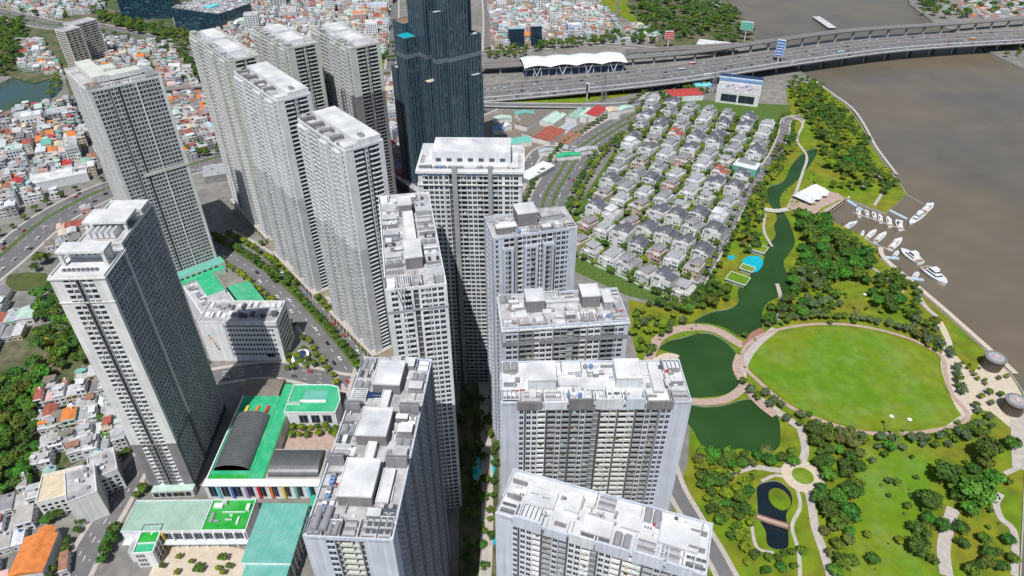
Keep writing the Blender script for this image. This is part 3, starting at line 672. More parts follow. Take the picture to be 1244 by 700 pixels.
# central complex and the right-hand group
def mk_block(w, d, h, frontpat, sidepat, m, seed, rooms, zs=None, indiv='F', bays=(), roof='roofmix', ledges=(), rightpat=None, extra=None, edge=6, bay=8, z0=0, auto=False, caps=False):
    def b(root, wall, pane, rail, F, reg):
        regs = {indiv: reg} if indiv else None
        nonlocal bays
        if auto:
            rb = random.Random(seed * 3); u = 5.; bays = list(bays)
            while u < w - 9:
                bw = rb.uniform(5.5, 9); q = rb.choice([('k', 3, 'white'), ('w', 2, 'white'), ('w', 2, 'offwhite')]); bays.append((u, min(u + bw, w - 2), rb.choice([1.8, 2.6, 2.2]), h - rb.choice([3.4, 6.8, 3.4, 0.2]), rb.choice([[('w', 2.2, 'white'), ('w', 2.2, 'white'), ('k', 3, 'white')], [('k', 3.2, 'palecream'), ('k', 2.4, 'palecream')], [('w', 2.3, 'bluewhite'), ('g', 3.2, 'palegrey')], [('p', .5, 'grey'), ('k', 3, 'midgrey'), ('w', 2, 'palegrey'), ('p', .5, 'grey')]]))); u += bw + rb.uniform(1.5, 8)
        vol(wall, pane, rail, F, 0, w, 0, d, z0, h, FH, dict(F=frontpat, R=rightpat or sidepat, L=sidepat, B=frontpat), m, zs, regs, roof=roof)
        for (u0, u1, off, zt, pat) in bays:      # bays that stand proud of the front
            vol(wall, pane, rail, F, u0, u1, -off, -.05, z0, zt, FH, dict(F=pat, R=[('B', 1)], L=[('B', 1)], B=[('B', 1)]), m, zs, dict(F=reg) if indiv else None, roof='roofwhite')
        for (z, hh, o, k) in ledges: ledge(wall, F, 0, w, 0, d, z, hh, o, k)
        roofscape(root, F, w, d, h + .02, random.Random(seed), edge=edge, bay=bay, rooms=rooms)
        if caps:
            rb = random.Random(seed); u = 7.; mb = MB()
            while u < w - 10:
                bw = rb.uniform(7, 12); b1 = min(u + bw, w - 1.4); hh = rb.choice([1.6, 2.4, 3.2]); k = rb.choice(['bluewhite', 'warmgrey', 'bluewhite', 'offwhite', 'midgrey'])
                mb.box(F, u, b1, -.5, .3, h - 2.8, h + hh, k); mb.box(F, u, u + .4, .3, 5.4, h, h + hh, k); mb.box(F, b1 - .4, b1, .3, 5.4, h, h + hh, k); mb.build('roof_cap', root); mb = MB(); u = b1 + rb.uniform(.6, 1.2)
            for q, p0 in enumerate((1.5, w - 7)):
                for v0 in (2, d * .4, d * .72):
                    mb = MB(); mb.box(F, p0, p0 + 5.5, v0, v0 + .4, h, h + 2.6, 'grey'); mb.build('screen_wall', root)
        if extra: extra(root, F, wall)
    return b
side = rep(('B', 1.5), ('w', 2), ('k', 3), ('w', 2), ('w', 2), ('k', 3), ('w', 2), ('B', 1))
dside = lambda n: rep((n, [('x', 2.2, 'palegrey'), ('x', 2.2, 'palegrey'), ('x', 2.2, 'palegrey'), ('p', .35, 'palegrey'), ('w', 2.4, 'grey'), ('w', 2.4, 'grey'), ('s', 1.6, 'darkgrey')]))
# M2 : the long stepped tower in the centre
m2f = rep(('B', .8, 'white'), ('w', 3.6, 'white'), ('B', 1.2, 'white'), ('w', 1.4, 'white'), ('k', 3.4, 'white'), ('B', 1, 'white'), ('s', 2.4, 'darkgrey'), ('B', 1, 'white'), ('k', 3.4, 'white'), ('w', 1.6, 'white'), ('w', 2.8, 'white'), ('w', 3.2, 'white'))
def m2x(root, F, wall):
    mb = MB()
    for i in range(4): mb.box(F, 4 + i * 1.4, 4.5 + i * 1.4, -7.4, -1.5, 168.2, 168.7, 'midgrey')
    mb.build('pergola', root, 'stuff')
r2 = [(10, 17, 66, 76, 7, 'warmgrey', 'roofwhite'), (12, 17, 32, 65.5, 3.2, 'offwhite', 'roofwhite'), (10.5, 18.5, 16, 31.5, 6.5, 'warmgrey', 'roofwhite')]
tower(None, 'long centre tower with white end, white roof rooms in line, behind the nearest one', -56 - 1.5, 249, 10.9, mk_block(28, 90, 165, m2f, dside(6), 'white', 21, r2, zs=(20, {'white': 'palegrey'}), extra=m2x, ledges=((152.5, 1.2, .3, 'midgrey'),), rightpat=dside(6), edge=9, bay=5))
# M1 : nearest tower of the centre, dark right flank
m1f = rep(('B', 6, 'bluewhite'), ('w', 3.4, 'bluewhite'), ('s', 1.6, 'darkgrey'), ('k', 4.6, 'cream'), ('k', 2.6, 'cream'), ('s', 1.4, 'darkgrey'), ('B', 9, 'bluewhite'))
def m1x(root, F, wall):
    for q, u in ((0, 3), (1, 6.2)):
        mb = MB(); mb.tube((*F(u, 2), 151.6), (*F(u + .2, 11), 151.6), 1.25, 'tank', 10); mb.build('water_tank', root)
    mb = MB()
    for i in range(4):
        for j in range(4): mb.box(F, 20.5 + i * 2.2, 22 + i * 2.2, 1.6 + j * 2.8, 3.4 + j * 2.8, 150.2, 151.8, 'white', 'darkgrey')
    mb.build('air_conditioner', root, 'stuff')
    mb = MB()
    for v in (30, 31.2, 56, 57.4): mb.box(F, .3, 6.5, v, v + .5, 150, 155.5, 'grey'); mb.box(F, 22, 29.7, v, v + .5, 150, 155.5, 'grey')
    mb.build('screen_wall', root, 'stuff')
r1 = [(8.5, 20.5, 13, 29, 5.5, 'warmgrey', 'roofwhite'), (8.5, 20, 40, 54, 5.5, 'warmgrey', 'roofwhite'), (9, 20, 67, 81, 5.5, 'warmgrey', 'roofwhite'), (13.5, 16.5, 29.5, 39.5, 2.4, 'offwhite', 'roofwhite'), (13.5, 16.5, 54.5, 66.5, 2.4, 'offwhite', 'roofwhite'), (21.5, 25.5, 14, 28, 1.6, 'offwhite', 'roofwhite')]
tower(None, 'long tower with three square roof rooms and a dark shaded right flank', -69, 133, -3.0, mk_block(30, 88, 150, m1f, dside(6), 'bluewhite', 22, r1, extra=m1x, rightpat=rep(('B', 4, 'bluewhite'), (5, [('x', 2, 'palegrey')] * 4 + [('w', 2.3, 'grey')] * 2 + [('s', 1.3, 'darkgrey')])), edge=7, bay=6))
# C : white block facing the camera in front of the glass skyscraper
cf = rep(('B', 1, 'white'), ('k', 3, 'offwhite'), ('w', 2.6, 'offwhite'), ('w', 2.6, 'offwhite'), ('w', 2.4, 'offwhite'), ('p', .6, 'palecream'), ('w', 2.4, 'offwhite'), ('s', 2.6, 'darkgrey'), (1, [('k', 3.2, 'offwhite'), ('k', 3.2, 'offwhite'), ('w', 2.6, 'offwhite'), ('w', 2.6, 'offwhite'), ('k', 3.2, 'offwhite'), ('k', 2.6, 'offwhite')]), ('s', 2.4, 'darkgrey'), ('k', 2.6, 'offwhite'), ('w', 2.4, 'offwhite'), ('B', .8, 'white'), ('w', 3, 'white'), ('w', 1.6, 'white'), ('w', 3, 'white'), ('B', .5, 'white'))
def cx(root, F, wall):
    mb = MB(); mb.box(F, 8, 54, 8, 29, 170, 178, 'white', 'roofwhite')
    for i in range(22):
        if i % 11 > 1: mb.box(F, 11 + i * 1.9, 11.5 + i * 1.9, 24, 25.4, 178, 179.2, 'offwhite')
    mb.box(F, 0, 8, 23, 29, 170, 174, 'offwhite', 'roofwhite'); mb.box(F, 54.3, 61, 23, 27, 170, 174, 'offwhite', 'roofwhite'); mb.build('roof_block', root)
    for i in range(7):
        mb = MB(); mb.box(F, 10 + i * 6.3, 13 + i * 6.3, 7.8, 7.97, 172.2, 174.2, 'darkgrey'); mb.build('louvre', root)
    mb = MB(); mb.box(F, 20, 23, -1.6, -.1, 0, 173.5, 'midgrey'); mb.box(F, 41, 43.5, -1.6, -.1, 0, 173.5, 'midgrey'); mb.build('lift_shaft', root)
tower(None, 'wide white tower squarely facing the camera in front of the dark glass skyscraper', -55, 361, -1.0, mk_block(61, 30, 170, cf, side, 'offwhite', 23, ((3, 58, 4, 29, .3, 'roofmix', 'roofwhite'),), zs=(12, {'offwhite': 'palegrey'}), extra=cx, ledges=((168.6, 1.6, 1.2, 'white'), (160.5, .8, .7, 'palecream')), edge=4))
# R group
def pat_R(r, n, blank=5.5):
    out = [('B', blank, 'bluewhite'), ('w', 2.2, 'bluewhite')]; kinds = ['bal', 'win', 'mix', 'win', 'bal', 'mix']
    for i in range(n):
        q = kinds[(i + r.randint(0, 1)) % 6]; out.append(('p', .6, 'darkgrey'))
        if q == 'bal': out += [('k', 3.6, 'palecream'), ('k', 2.8, 'palecream')]
        elif q == 'win': out += [('w', 2.3, 'offwhite'), ('w', 2.3, 'offwhite'), ('k', 3.2, 'white')]
        else: out += [('k', 3.4, 'midgrey'), ('w', 2.3, 'palegrey'), ('g', 3, 'midgrey')]
        if i == n // 2 - 1: out.append(('s', 2.2, 'grey'))
    return out + [('p', .7, 'grey'), ('w', 2.2, 'bluewhite'), ('w', 2.2, 'bluewhite'), ('B', blank, 'bluewhite')]
rr = random.Random(5)
tower(None, 'blue-white tower with a large grey roof room, farthest of the right-hand group', -10, 306, 14.3, mk_block(47, 23, 157, rep(('w', 1.8, 'bluewhite'), ('B', 2.8, 'bluewhite'), ('k', 3.2, 'offwhite'), ('k', 2.8, 'offwhite'), ('p', 1.6, 'midgrey'), ('k', 2.8, 'white'), ('w', 2.2, 'bluewhite'), ('w', 2.6, 'bluewhite'), ('k', 3.6, 'white'), ('w', 1.8, 'white'), ('g', 3.4, 'white'), ('k', 3.4, 'white'), ('s', 2, 'midgrey'), ('w', 2.8, 'bluewhite'), ('w', 2.8, 'bluewhite'), ('w', 1.6, 'bluewhite'), ('B', 3.4, 'bluewhite')), side, 'bluewhite', 24, ((16, 27, 9, 20, 8, 'warmgrey', 'roofwhite'), (3, 14, 4, 8, 4, 'warmgrey', 'roofwhite'), (30, 42, 12, 20, 3, 'midgrey', 'roofmix')), auto=True, edge=5, bay=6))
tower(None, 'wide tower with a dark grey belt under its two penthouse floors', -4.5, 252, 6.0, mk_block(62, 27, 140, rep(('w', 3.2, 'bluewhite'), ('w', 2.6, 'bluewhite'), ('p', .5, 'grey'), ('g', 3, 'grey'), ('k', 3, 'midgrey'), ('p', .5, 'grey'), ('k', 2.8, 'white'), ('w', 3, 'white'), ('w', 3, 'white'), ('p', .5, 'grey'), ('k', 3, 'midgrey'), ('g', 3, 'palegrey'), ('s', 3, 'midgrey'), ('g', 3, 'grey'), ('k', 3, 'palecream'), ('p', .5, 'grey'), ('w', 3, 'white'), ('w', 3, 'white'), ('p', .5, 'grey'), ('g', 3, 'grey'), ('g', 3, 'grey'), ('w', 1.6, 'bluewhite'), ('w', 3, 'bluewhite'), ('B', .6, 'bluewhite')), side, 'bluewhite', 25, ((13, 22, 12, 22, 7, 'warmgrey', 'roofwhite'), (41, 50, 13, 23, 7, 'warmgrey', 'roofwhite'), (23, 40, 16, 18, 2.4, 'offwhite', 'roofwhite'), (51.5, 56, 10, 20, 5, 'midgrey', 'roofwhite')), ledges=((129.5, 2.8, .25, 'grey'), (138.8, .9, .5, 'offwhite')), edge=7, bay=7))
tower(None, 'widest tower, white cluttered roof with two pale roof rooms, beside the round pond', -5, 203, .6, mk_block(81, 26, 140, pat_R(rr, 6, 6), side, 'bluewhite', 26, ((12, 24, 8, 20, 6, 'offwhite', 'roofwhite'), (50, 61, 9, 21, 6, 'offwhite', 'roofwhite'), (26, 33, 10, 16, 1, 'white', 'roofwhite'), (66, 70, 6, 24, 1.4, 'midgrey', 'roofwhite')), caps=True, roof='roofwhite', ledges=((30, 1.5, .5, 'midgrey'),), edge=7, bay=9))
tower(None, 'long tower with a jumbled white roof, running off the bottom right of centre', -6, 149, -19.0, mk_block(74, 21, 140, pat_R(random.Random(9), 6, 5), side, 'bluewhite', 27, ((31, 41, 1.5, 8, 3.4, 'warmgrey', 'roofwhite'), (8, 19, 8, 15, 1.2, 'offwhite', 'roofwhite'), (57, 70, 7, 17, 1.6, 'offwhite', 'roofwhite'), (23, 28, 9, 17, 2, 'white', 'roofwhite'), (44, 50, 9, 15, 1.4, 'palegrey', 'roofwhite')), caps=True, roof='roofwhite', edge=7, bay=8))

# ------------------------------------------------------------------ dark glass skyscraper
def skyscraper():
    global roofs, parap
    root = thing('glass_skyscraper', 'very tall dark glass skyscraper of stepped square tubes with a rooftop pool', 'skyscraper')
    roofs = MB(); parap = MB(); cx_, cy_ = -69, 662; F = frame(cx_, cy_, R(-51)); wall, pane, rail = MB(), MB(), MB()
    g = [('c', 3.4, 'darkframe')]
    K = 1.0
    for (u0, u1, v0, v1, h) in ((-14, 14, -23.9, 12, 310), (-15, 1, -39, -24, 163), (-28, -17, -39, -30, 132), (-33, -14.1, -29.9, -12, 172), (14.1, 23, -30, -13, 127), (14.1, 34, -12.9, 10, 250), (22, 34, 10.1, 24, 165), (34.1, 41, 8, 20, 130), (-14, 14, 12.1, 28, 240), (23.1, 31, -24, -13, 190)):  # tallest tubes cut low, above the view, to shorten their cast shadow
        roofs = MB(); u0, u1, v0, v1 = u0 * K, u1 * K, v0 * K, v1 * K
        n1 = int((u1 - u0) / 3.2); n2 = int((v1 - v0) / 3.2)
        a = g * max(2, n1); b = g * max(2, n2)
        vol(wall, pane, rail, F, u0, u1, v0, v1, 0, h, 3.8, dict(F=a, R=b, B=a, L=b), 'darkframe', None, None, roof='roofmix', corner='darkframe')
        roofs.build('roof', root)
        for zz in (146,):
            if h > zz + 10: ledge(wall, F, u0, u1, v0, v1, zz, 4, .15, 'steelline')
        for i in range(1, max(2, n1) * 2): 
            s_ = u0 + (u1 - u0) * i / (max(2, n1) * 2)
            if i % 2: wall.box(F, s_ - .16, s_ + .16, v0 - .4, v0 - .02, 2, h, 'steelline')
        for i in range(1, max(2, n2) * 2):
            s_ = v0 + (v1 - v0) * i / (max(2, n2) * 2)
            if i % 2: wall.box(F, u1 + .02, u1 + .4, s_ - .16, s_ + .16, 2, h, 'steelline'); wall.box(F, u0 - .3, u0 - .02, s_ - .09, s_ + .09, 2, h, 'steelline')
    wall.build('wall', root); pane.build('window', root, 'stuff'); parap.build('parapet', root, 'stuff')
    mb = MB(); mb.box(F, -14, 0, -38, -26, 163.1, 164.9, 'steelline', 'poolwater'); mb.build('rooftop_pool', root)
    mb = MB(); mb.box(F, -31, -16, -28, -14, 172.1, 173, 'midgrey', 'wood'); mb.box(F, 15, 22, -29, -15, 127.1, 127.6, 'midgrey', 'beige'); mb.build('roof_terrace', root)
    mb = MB(); mb.box(F, -40, 46, -46, 34, 0, 14, 'darkgrey', 'roofmix'); mb.build('podium', root)
    mb = MB(); mb.box(F, -41, -22, -41, -14, 14.1, 17, 'redroof', 'redroof'); mb.build('red_roof_court', root)
skyscraper()
# ------------------------------------------------------------------ generic low buildings
ORD = ['first', 'second', 'third', 'fourth', 'fifth', 'sixth', 'seventh', 'eighth', 'ninth', 'tenth', 'eleventh', 'twelfth', 'thirteenth', 'fourteenth', 'fifteenth', 'sixteenth', 'seventeenth', 'eighteenth', 'nineteenth', 'twentieth']
def gable(mb, w, d, z, h, k, o=.3):
    mb.hexa([(-o, -o, z), (w + o, -o, z), (w + o, d + o, z), (-o, d + o, z)], [(w / 2 - .05, -o, z + h), (w / 2 + .05, -o, z + h), (w / 2 + .05, d + o, z + h), (w / 2 - .05, d + o, z + h)], k, bottom=True)
def ordn(i): return ORD[i] if i < 20 else '%dth' % (i + 1)
def rows(items, key, n=9):
    """sort by photo height into rows of n, then left to right -> (item, row, place, rows)"""
    it = sorted(items, key=lambda o: -key(o)[1]); out = []; k = max(1, (len(it) + n - 1) // n)
    for r in range(k):
        for j, o in enumerate(sorted(it[r * n:(r + 1) * n], key=lambda o: key(o)[0])): out.append((o, r, j, k))
    return out
def panes(root, F, u0, u1, v, z, h, n, k='windowglass', name='window', frame_=None, side='F', gap=.3):
    w = (u1 - u0) / n
    for i in range(n):
        mb = MB(); a = u0 + i * w + w * gap / 2; b = a + w * (1 - gap)
        if side in 'FB':
            s_ = -1 if side == 'F' else 1; lo, hi = sorted((v + s_ * .02, v + s_ * .14)); mb.box(F, a, b, lo, hi, z, z + h, k)
        else:
            s_ = 1 if side == 'R' else -1; lo, hi = sorted((v + s_ * .02, v + s_ * .14)); mb.box(F, lo, hi, a, b, z, z + h, k)
        if frame_:
            if side in 'FB': mb.box(F, (a + b) / 2 - .08, (a + b) / 2 + .08, lo - .05, hi + .05, z, z + h, frame_); mb.box(F, a - .1, b + .1, lo - .1, hi + .1, z - .2, z, frame_)
            else: mb.box(F, lo - .05, hi + .05, (a + b) / 2 - .08, (a + b) / 2 + .08, z, z + h, frame_); mb.box(F, lo - .1, hi + .1, a - .1, b + .1, z - .2, z, frame_)
        mb.build(name, root)
def rimroof(root, F, w, d, z, k, rim='white', rh=.8, rw=.5, name='roof', o=0):
    mb = MB(); mb.box(F, rw - o, w - rw + o, rw - o, d - rw + o, z - .3, z, k); mb.build(name, root)
    mb = MB()
    for (a, b, c, e) in ((-o, w + o, -o, rw - o), (-o, w + o, d - rw + o, d + o), (-o, rw - o, rw - o, d - rw + o), (w - rw + o, w + o, rw - o, d - rw + o)): mb.box(F, a, b, c, e, z - .4, z + rh, rim)
    mb.build('parapet', root)
def bld(name, label, cat, x, y, phi, w, d, h, wallk, roofk, rim='white', nw=(0, 0), fl=3.4, group=None, clutter=0, rh=.8):
    root = thing(name, label, cat, (x, y, 0), R(phi), group); F = ID
    mb = MB(); mb.box(F, .1, w - .1, .1, d - .1, 0, h - .45, wallk, bottom=False); mb.build('wall', root)
    rimroof(root, F, w, d, h, roofk, rim, rh)
    if nw[0]:
        nf = int((h - 1) / fl)
        for f in range(nf):
            panes(root, F, .8, w - .8, .1, f * fl + 1.1, 1.7, nw[0], gap=.45)
            if nw[1]: panes(root, F, .8, d - .8, .1, f * fl + 1.1, 1.7, nw[1], side='L', gap=.45); panes(root, F, .8, d - .8, w - .1, f * fl + 1.1, 1.7, nw[1], side='R', gap=.45)
    for i in range(clutter):
        mb = MB(); a = rnd.uniform(1, max(1.1, w - 4)); b = rnd.uniform(1, max(1.1, d - 4)); mb.box(F, a, a + rnd.uniform(1, 3), b, b + rnd.uniform(1, 3), h, h + rnd.uniform(.6, 2), rnd.choice(['white', 'grey', 'tank', 'offwhite'])); mb.build('roof_unit', root)
    return root

# school : long block with pale and bright green roof
root = thing('school_building', 'long white school block, roof half pale green and half bright green play deck', 'school', (-219, 227, 0), R(.6))
mb = MB(); mb.box(ID, .2, 69.8, .2, 20.8, 0, 13.4, 'white', bottom=False); mb.box(ID, 0, 70, -3.4, 0, 6.4, 7, 'offwhite'); mb.build('wall', root)
rimroof(root, ID, 45, 21, 14, 'palegreen', 'offwhite', .5); mb = MB(); mb.box(ID, 45.1, 69.6, .5, 20.6, 13.6, 13.95, 'brightgreen'); mb.build('play_deck', root)
mb = MB()
for a, b, c, e in ((45.05, 70, 0, .5), (45.05, 70, 20.6, 21), (69.6, 70, .5, 20.6)): mb.box(ID, a, b, c, e, 13.5, 15, 'white')
mb.build('parapet', root)
for i in range(9): panes(root, ID, 18 + i * 5.7, 22.6 + i * 5.7, .15, 1.2, 11, 1, 'windowglass', 'window_bay', 'midgrey', gap=.05)
for i in range(10):
    m_ = MB(); m_.box(ID, 17 + i * 5.7, 17.8 + i * 5.7, -1.2, 0, 0, 13.5, 'yellow' if i == 1 else 'white'); m_.build('fin', root)
for (a, b, c, e, h, k) in ((47, 52, 15, 18, 1.4, 'white'), (47, 49, 6, 12, .8, 'tank'), (49.5, 53, 6, 7, .8, 'tank'), (53, 66, 12, 12.5, .9, 'offwhite'), (56, 60, 7, 7.5, .9, 'offwhite'), (63, 64, 4, 9, 1, 'white'), (66, 68, 13, 17, 2, 'tankwhite'), (58, 59.5, 9.5, 10.5, 1, 'white'), (51, 54, 17.5, 19, 2.2, 'palegrey')):
    m_ = MB(); m_.box(ID, a, b, c, e, 14, 14 + h, k); m_.build('roof_unit', root)
m_ = MB()
for i in range(22): m_.box(ID, 1 + i * 2, 1.12 + i * 2, .6, 20.4, 14.01, 14.1, 'offwhite')
m_.build('roof_seam', root, 'stuff')
root = thing('school_wing', 'white school wing in front of the long block, small green inset roofs', 'school wing', (*P(170, 690), 0), R(4))
mb = MB(); mb.box(ID, .2, 10.8, .2, 17.8, 0, 12.6, 'white', bottom=False); mb.box(ID, -5, 0, 4, 20, 0, 10, 'offwhite', 'roofmix', False); mb.build('wall', root); rimroof(root, ID, 11, 18, 13, 'emerald', 'white', 1)
m_ = MB(); m_.box(ID, .6, 10.4, 6.5, 17.4, 13.02, 13.3, 'brightgreen'); m_.box(ID, 0, 11, 6, 6.4, 13, 14, 'white'); m_.build('play_deck', root)
for f in range(3): panes(root, ID, 1, 6, .2, 1.5 + f * 4, 2.4, 3, 'door_dark', 'window', 'white'); panes(root, ID, 2, 16, 10.8, 1.5 + f * 4, 2.6, 4, 'windowglass', 'window', 'midgrey', 'R')
root = thing('sports_hall', 'school hall under a large plain turquoise flat roof', 'sports hall', (*P(292, 684, 16), 0), R(-1))
mb = MB(); mb.box(ID, .3, 26.7, -.3, 37.7, 0, 15.4, 'white', bottom=False); mb.box(ID, 3.3, 26.4, -27.7, -.4, 0, 14.7, 'white', bottom=False); mb.build('wall', root)
m_ = MB(); m_.box(ID, 0, 27, 0, 38, 15.5, 16, 'tealroof'); m_.build('roof', root); m_ = MB(); m_.box(ID, 0.1, 26.9, 18.9, 19.1, 16.01, 16.12, 'palegreen'); [m_.box(ID, 1.5 + i * 3, 1.6 + i * 3, .2, 37.8, 16.01, 16.08, 'teal') for i in range(9)]; m_.build('roof_seam', root, 'stuff'); m_ = MB(); m_.box(ID, 3, 26.6, -28, -.1, 14.8, 15.3, 'tealroof'); m_.box(ID, 0, 27, -.5, -.1, 15.35, 16.3, 'white'); m_.build('roof', root)
for f in range(3): panes(root, ID, -24, 36, 26.7, 1.5 + f * 4.6, 3.2, 12, 'windowglass', 'window', 'midgrey', 'R')
mb = MB(); mb.box(frame(*P(364, 655, 6)), 0, 8, 0, 30, 0, 6, 'concrete', 'emerald', False); tag(mb.build('school_annex'), 'narrow green-roofed link beside the turquoise school hall', 'annex')
# kindergarten
root = thing('kindergarten', 'white kindergarten with coloured fins, two dark barrel vaults and green deck', 'kindergarten', (-185, 260, 0), R(0))
mb = MB(); mb.box(ID, 0, 69, 0, 4, 0, 12.3, 'white', bottom=False); mb.box(ID, .2, 25, 4.1, 76, 0, 11, 'offwhite', 'emerald', False); mb.box(ID, 25.1, 34, 4.1, 88, 0, 11, 'offwhite', 'brightgreen', False); mb.box(ID, 34.2, 68.8, 4.1, 30, 0, 10, 'offwhite', 'concrete', False); mb.build('wall', root)
m_ = MB(); m_.box(ID, 25.6, 33.5, 5, 87, 11.02, 11.2, 'emerald'); m_.box(ID, 1, 24, 4.6, 9, 11.02, 11.2, 'brightgreen'); m_.build('play_deck', root)
m_ = MB(); m_.box(ID, -.5, 69.5, -1, 4.4, 12.4, 13, 'white'); m_.box(ID, -.6, .2, 4.5, 76, 11.02, 12, 'white'); m_.build('parapet', root)
for i, k in enumerate(['cyan', 'blue', 'purple', 'red', 'orange', 'yellow', 'teal', 'cyan']):
    m_ = MB(); x = (5 + i * 8 if i < 4 else 44 + (i - 4) * 6.5) if i != 3 else 31; x = [7, 15.5, 24, 31.5, 39, 46.5, 54, 61.5][i]; m_.box(ID, x, x + 1.7, -.9, -.05, 1, 12.2, k); m_.build('coloured_fin', root)
for i in range(9): panes(root, ID, 2 + i * 7.4, 7 + i * 7.4, 0, 2, 9.4, 1, 'windowglass', 'window_bay', 'midgrey', gap=.1)
def vault(u0, u1, v0, v1, z, axis, nr, h):
    m_ = MB(); halfbarrel(m_, ID, u0, u1, v0, v1, z, 'vault', axis, n=12, h=h); m_.build('vault_roof', root, smooth=False)
    L0, L1 = (v0, v1) if axis == 'v' else (u0, u1)
    for i in range(nr + 1):
        e = L0 + (L1 - L0 - .3) * i / nr; m_ = MB()
        if axis == 'v': halfbarrel(m_, ID, u0 - .1, u1 + .1, e, e + .25, z, 'rib', axis, n=12, h=h + .25)
        else: halfbarrel(m_, ID, e, e + .25, v0 - .1, v1 + .1, z, 'rib', axis, n=12, h=h + .25)
        m_.build('rib', root)
vault(1.5, 23.5, 12, 57, 11.3, 'v', 30, 5); vault(36, 66.5, 8, 28, 10.4, 'u', 22, 5)
for (x, k) in ((5, 'yellow'), (12, 'orange'), (19, 'red')): m_ = MB(); m_.box(ID, x, x + 2, 60, 60.9, 3, 12.4, k); m_.box(ID, x, x + 2, 60, 66, 11.6, 12.1, k); m_.build('coloured_fin', root)
root = thing('gym_hall', 'grey-brown roofed gym hall in shade behind the kindergarten', 'gym', (-189, 334, 0), R(0))
mb = MB(); mb.box(ID, .3, 27, .3, 21, 0, 8.6, 'grey', bottom=False); mb.build('wall', root); m_ = MB(); halfbarrel(m_, ID, 0, 27.3, 0, 21.4, 8.5, 'brownroof', 'u', n=8, h=2.5); m_.build('roof', root); panes(root, ID, 1, 26, .3, 3, 4, 8, 'windowglass', 'window', 'rib')
root = thing('school_block', 'white block with emerald roof wrapped round a small courtyard', 'school block', (-152, 318, 0), R(0))
poly = [(0, 0), (34, 0), (35, 12), (31, 24), (24, 26), (0, 26)]; hole = [(9, 11), (25, 11), (25, 21), (9, 21)]
mb = MB(); mb.prism(poly, 0, 13.2, 'white'); mb.build('wall', root)
sheet('roof', [(x, y) for x, y in poly], 13.5, 'emerald', [hole], .3, None, root)
m_ = MB(); m_.box(ID, 9.1, 24.9, 11.1, 20.9, 13.22, 13.26, 'teal'); m_.box(ID, 8, 26, 9, 10.9, 13.51, 14.6, 'white'); m_.box(ID, 0, 9, 7, 9, 13.51, 15, 'white', 'palegreen'); m_.build('courtyard_wall', root)
m_ = MB()
for i in range(len(poly)):
    a, b = Vector(poly[i]), Vector(poly[(i + 1) % len(poly)]); ribbon(m_, [tuple(a), tuple(b)], .5, 14.2 + i * .01, 'white', depth=.9)
m_.build('parapet', root)
for i in range(3): panes(root, ID, 9 + i * 8, 15 + i * 8, 0, 4, 7, 1, 'windowglass', 'window_bay', 'midgrey', gap=.05)
root = thing('entrance_pavilion', 'small white oval pavilion with dark glass inside the road bend', 'pavilion', (*P(366, 438), 0), R(-10))
oval = [(6 * cos(i * pi / 8), 9 * sin(i * pi / 8)) for i in range(16)]; mb = MB(); mb.prism(oval, 0, 4, 'white'); mb.build('wall', root)
mb = MB(); mb.prism([(x * .6, y * .7) for x, y in oval], 4.02, 5, 'navy'); mb.build('skylight', root)
# hospital
root = thing('hospital', 'white hospital with a row-windowed front, grey crowded roof terrace, coloured dots at left', 'hospital', (-228, 384, 0), R(0))
mb = MB(); mb.box(ID, 0, 57, 0, 26, 0, 36, 'white', bottom=False); mb.box(frame(-34, 55, R(-52)), 0, 68, 0, 26, 0, 29, 'offwhite', bottom=False); mb.build('wall', root)
rimroof(root, ID, 57, 26, 36.6, 'roofmix', 'offwhite', 1)
for f in range(6): panes(root, ID, 19, 54, 0, 6 + f * 4.6, 1.8, 15, 'windowglass', 'window', None, gap=.4); panes(root, ID, 2, 24, 57, 6 + f * 4.6, 2.2, 7, 'windowglass', 'window', None, 'R', gap=.2)
panes(root, ID, 43, 51, 0, 4, 2.6, 1, 'darkglass'); m_ = MB(); m_.box(ID, 18, 19, -.4, -.05, 4, 36.5, 'palegrey'); m_.box(ID, 18, 57, -.6, -.05, 33.4, 34.6, 'grey'); m_.build('cornice', root)
for i, k in enumerate(['emerald', 'orange', 'yellow', 'orange', 'emerald', 'red']): m_ = MB(); m_.box(ID, 4.6 + i * .8, 6 + i * .8, -.2, -.05, 24 - i * 2.6, 25.8 - i * 2.6, k); m_.build('coloured_panel', root)
for i in range(26):
    m_ = MB(); a = 3 + (i % 13) * 4.1; b = 5 + (i // 13) * 10 + rnd.random() * 3; m_.box(ID, a, a + rnd.uniform(1.5, 3.4), b, b + rnd.uniform(1.5, 6), 36.7, 36.7 + rnd.uniform(1, 3), rnd.choice(['grey', 'white', 'tank', 'darkgrey', 'offwhite'])); m_.build('roof_unit', root)
Fw = frame(-34, 55, R(-52))
m_ = MB(); m_.box(Fw, 1, 67, 1, 25, 29.02, 29.4, 'roofmix'); m_.build('roof', root); m_ = MB(); m_.box(Fw, 1, 30, 10, 24, 29.45, 33, 'white', 'emerald'); m_.build('green_roof', root)
for i in range(20):
    m_ = MB(); a = 4 + i * 3; b = rnd.uniform(2, 7); m_.box(Fw, a, a + rnd.uniform(1.2, 2.6), b, b + rnd.uniform(1.5, 5), 29.5, 29.5 + rnd.uniform(1, 2.6), rnd.choice(['grey', 'white', 'tank', 'bluetin', 'offwhite'])); m_.build('roof_unit', root)
root = thing('green_roofed_hall', 'low hall with a ribbed emerald tin roof behind the hospital', 'hall', (*P(262, 356, 16), 0), R(-52))
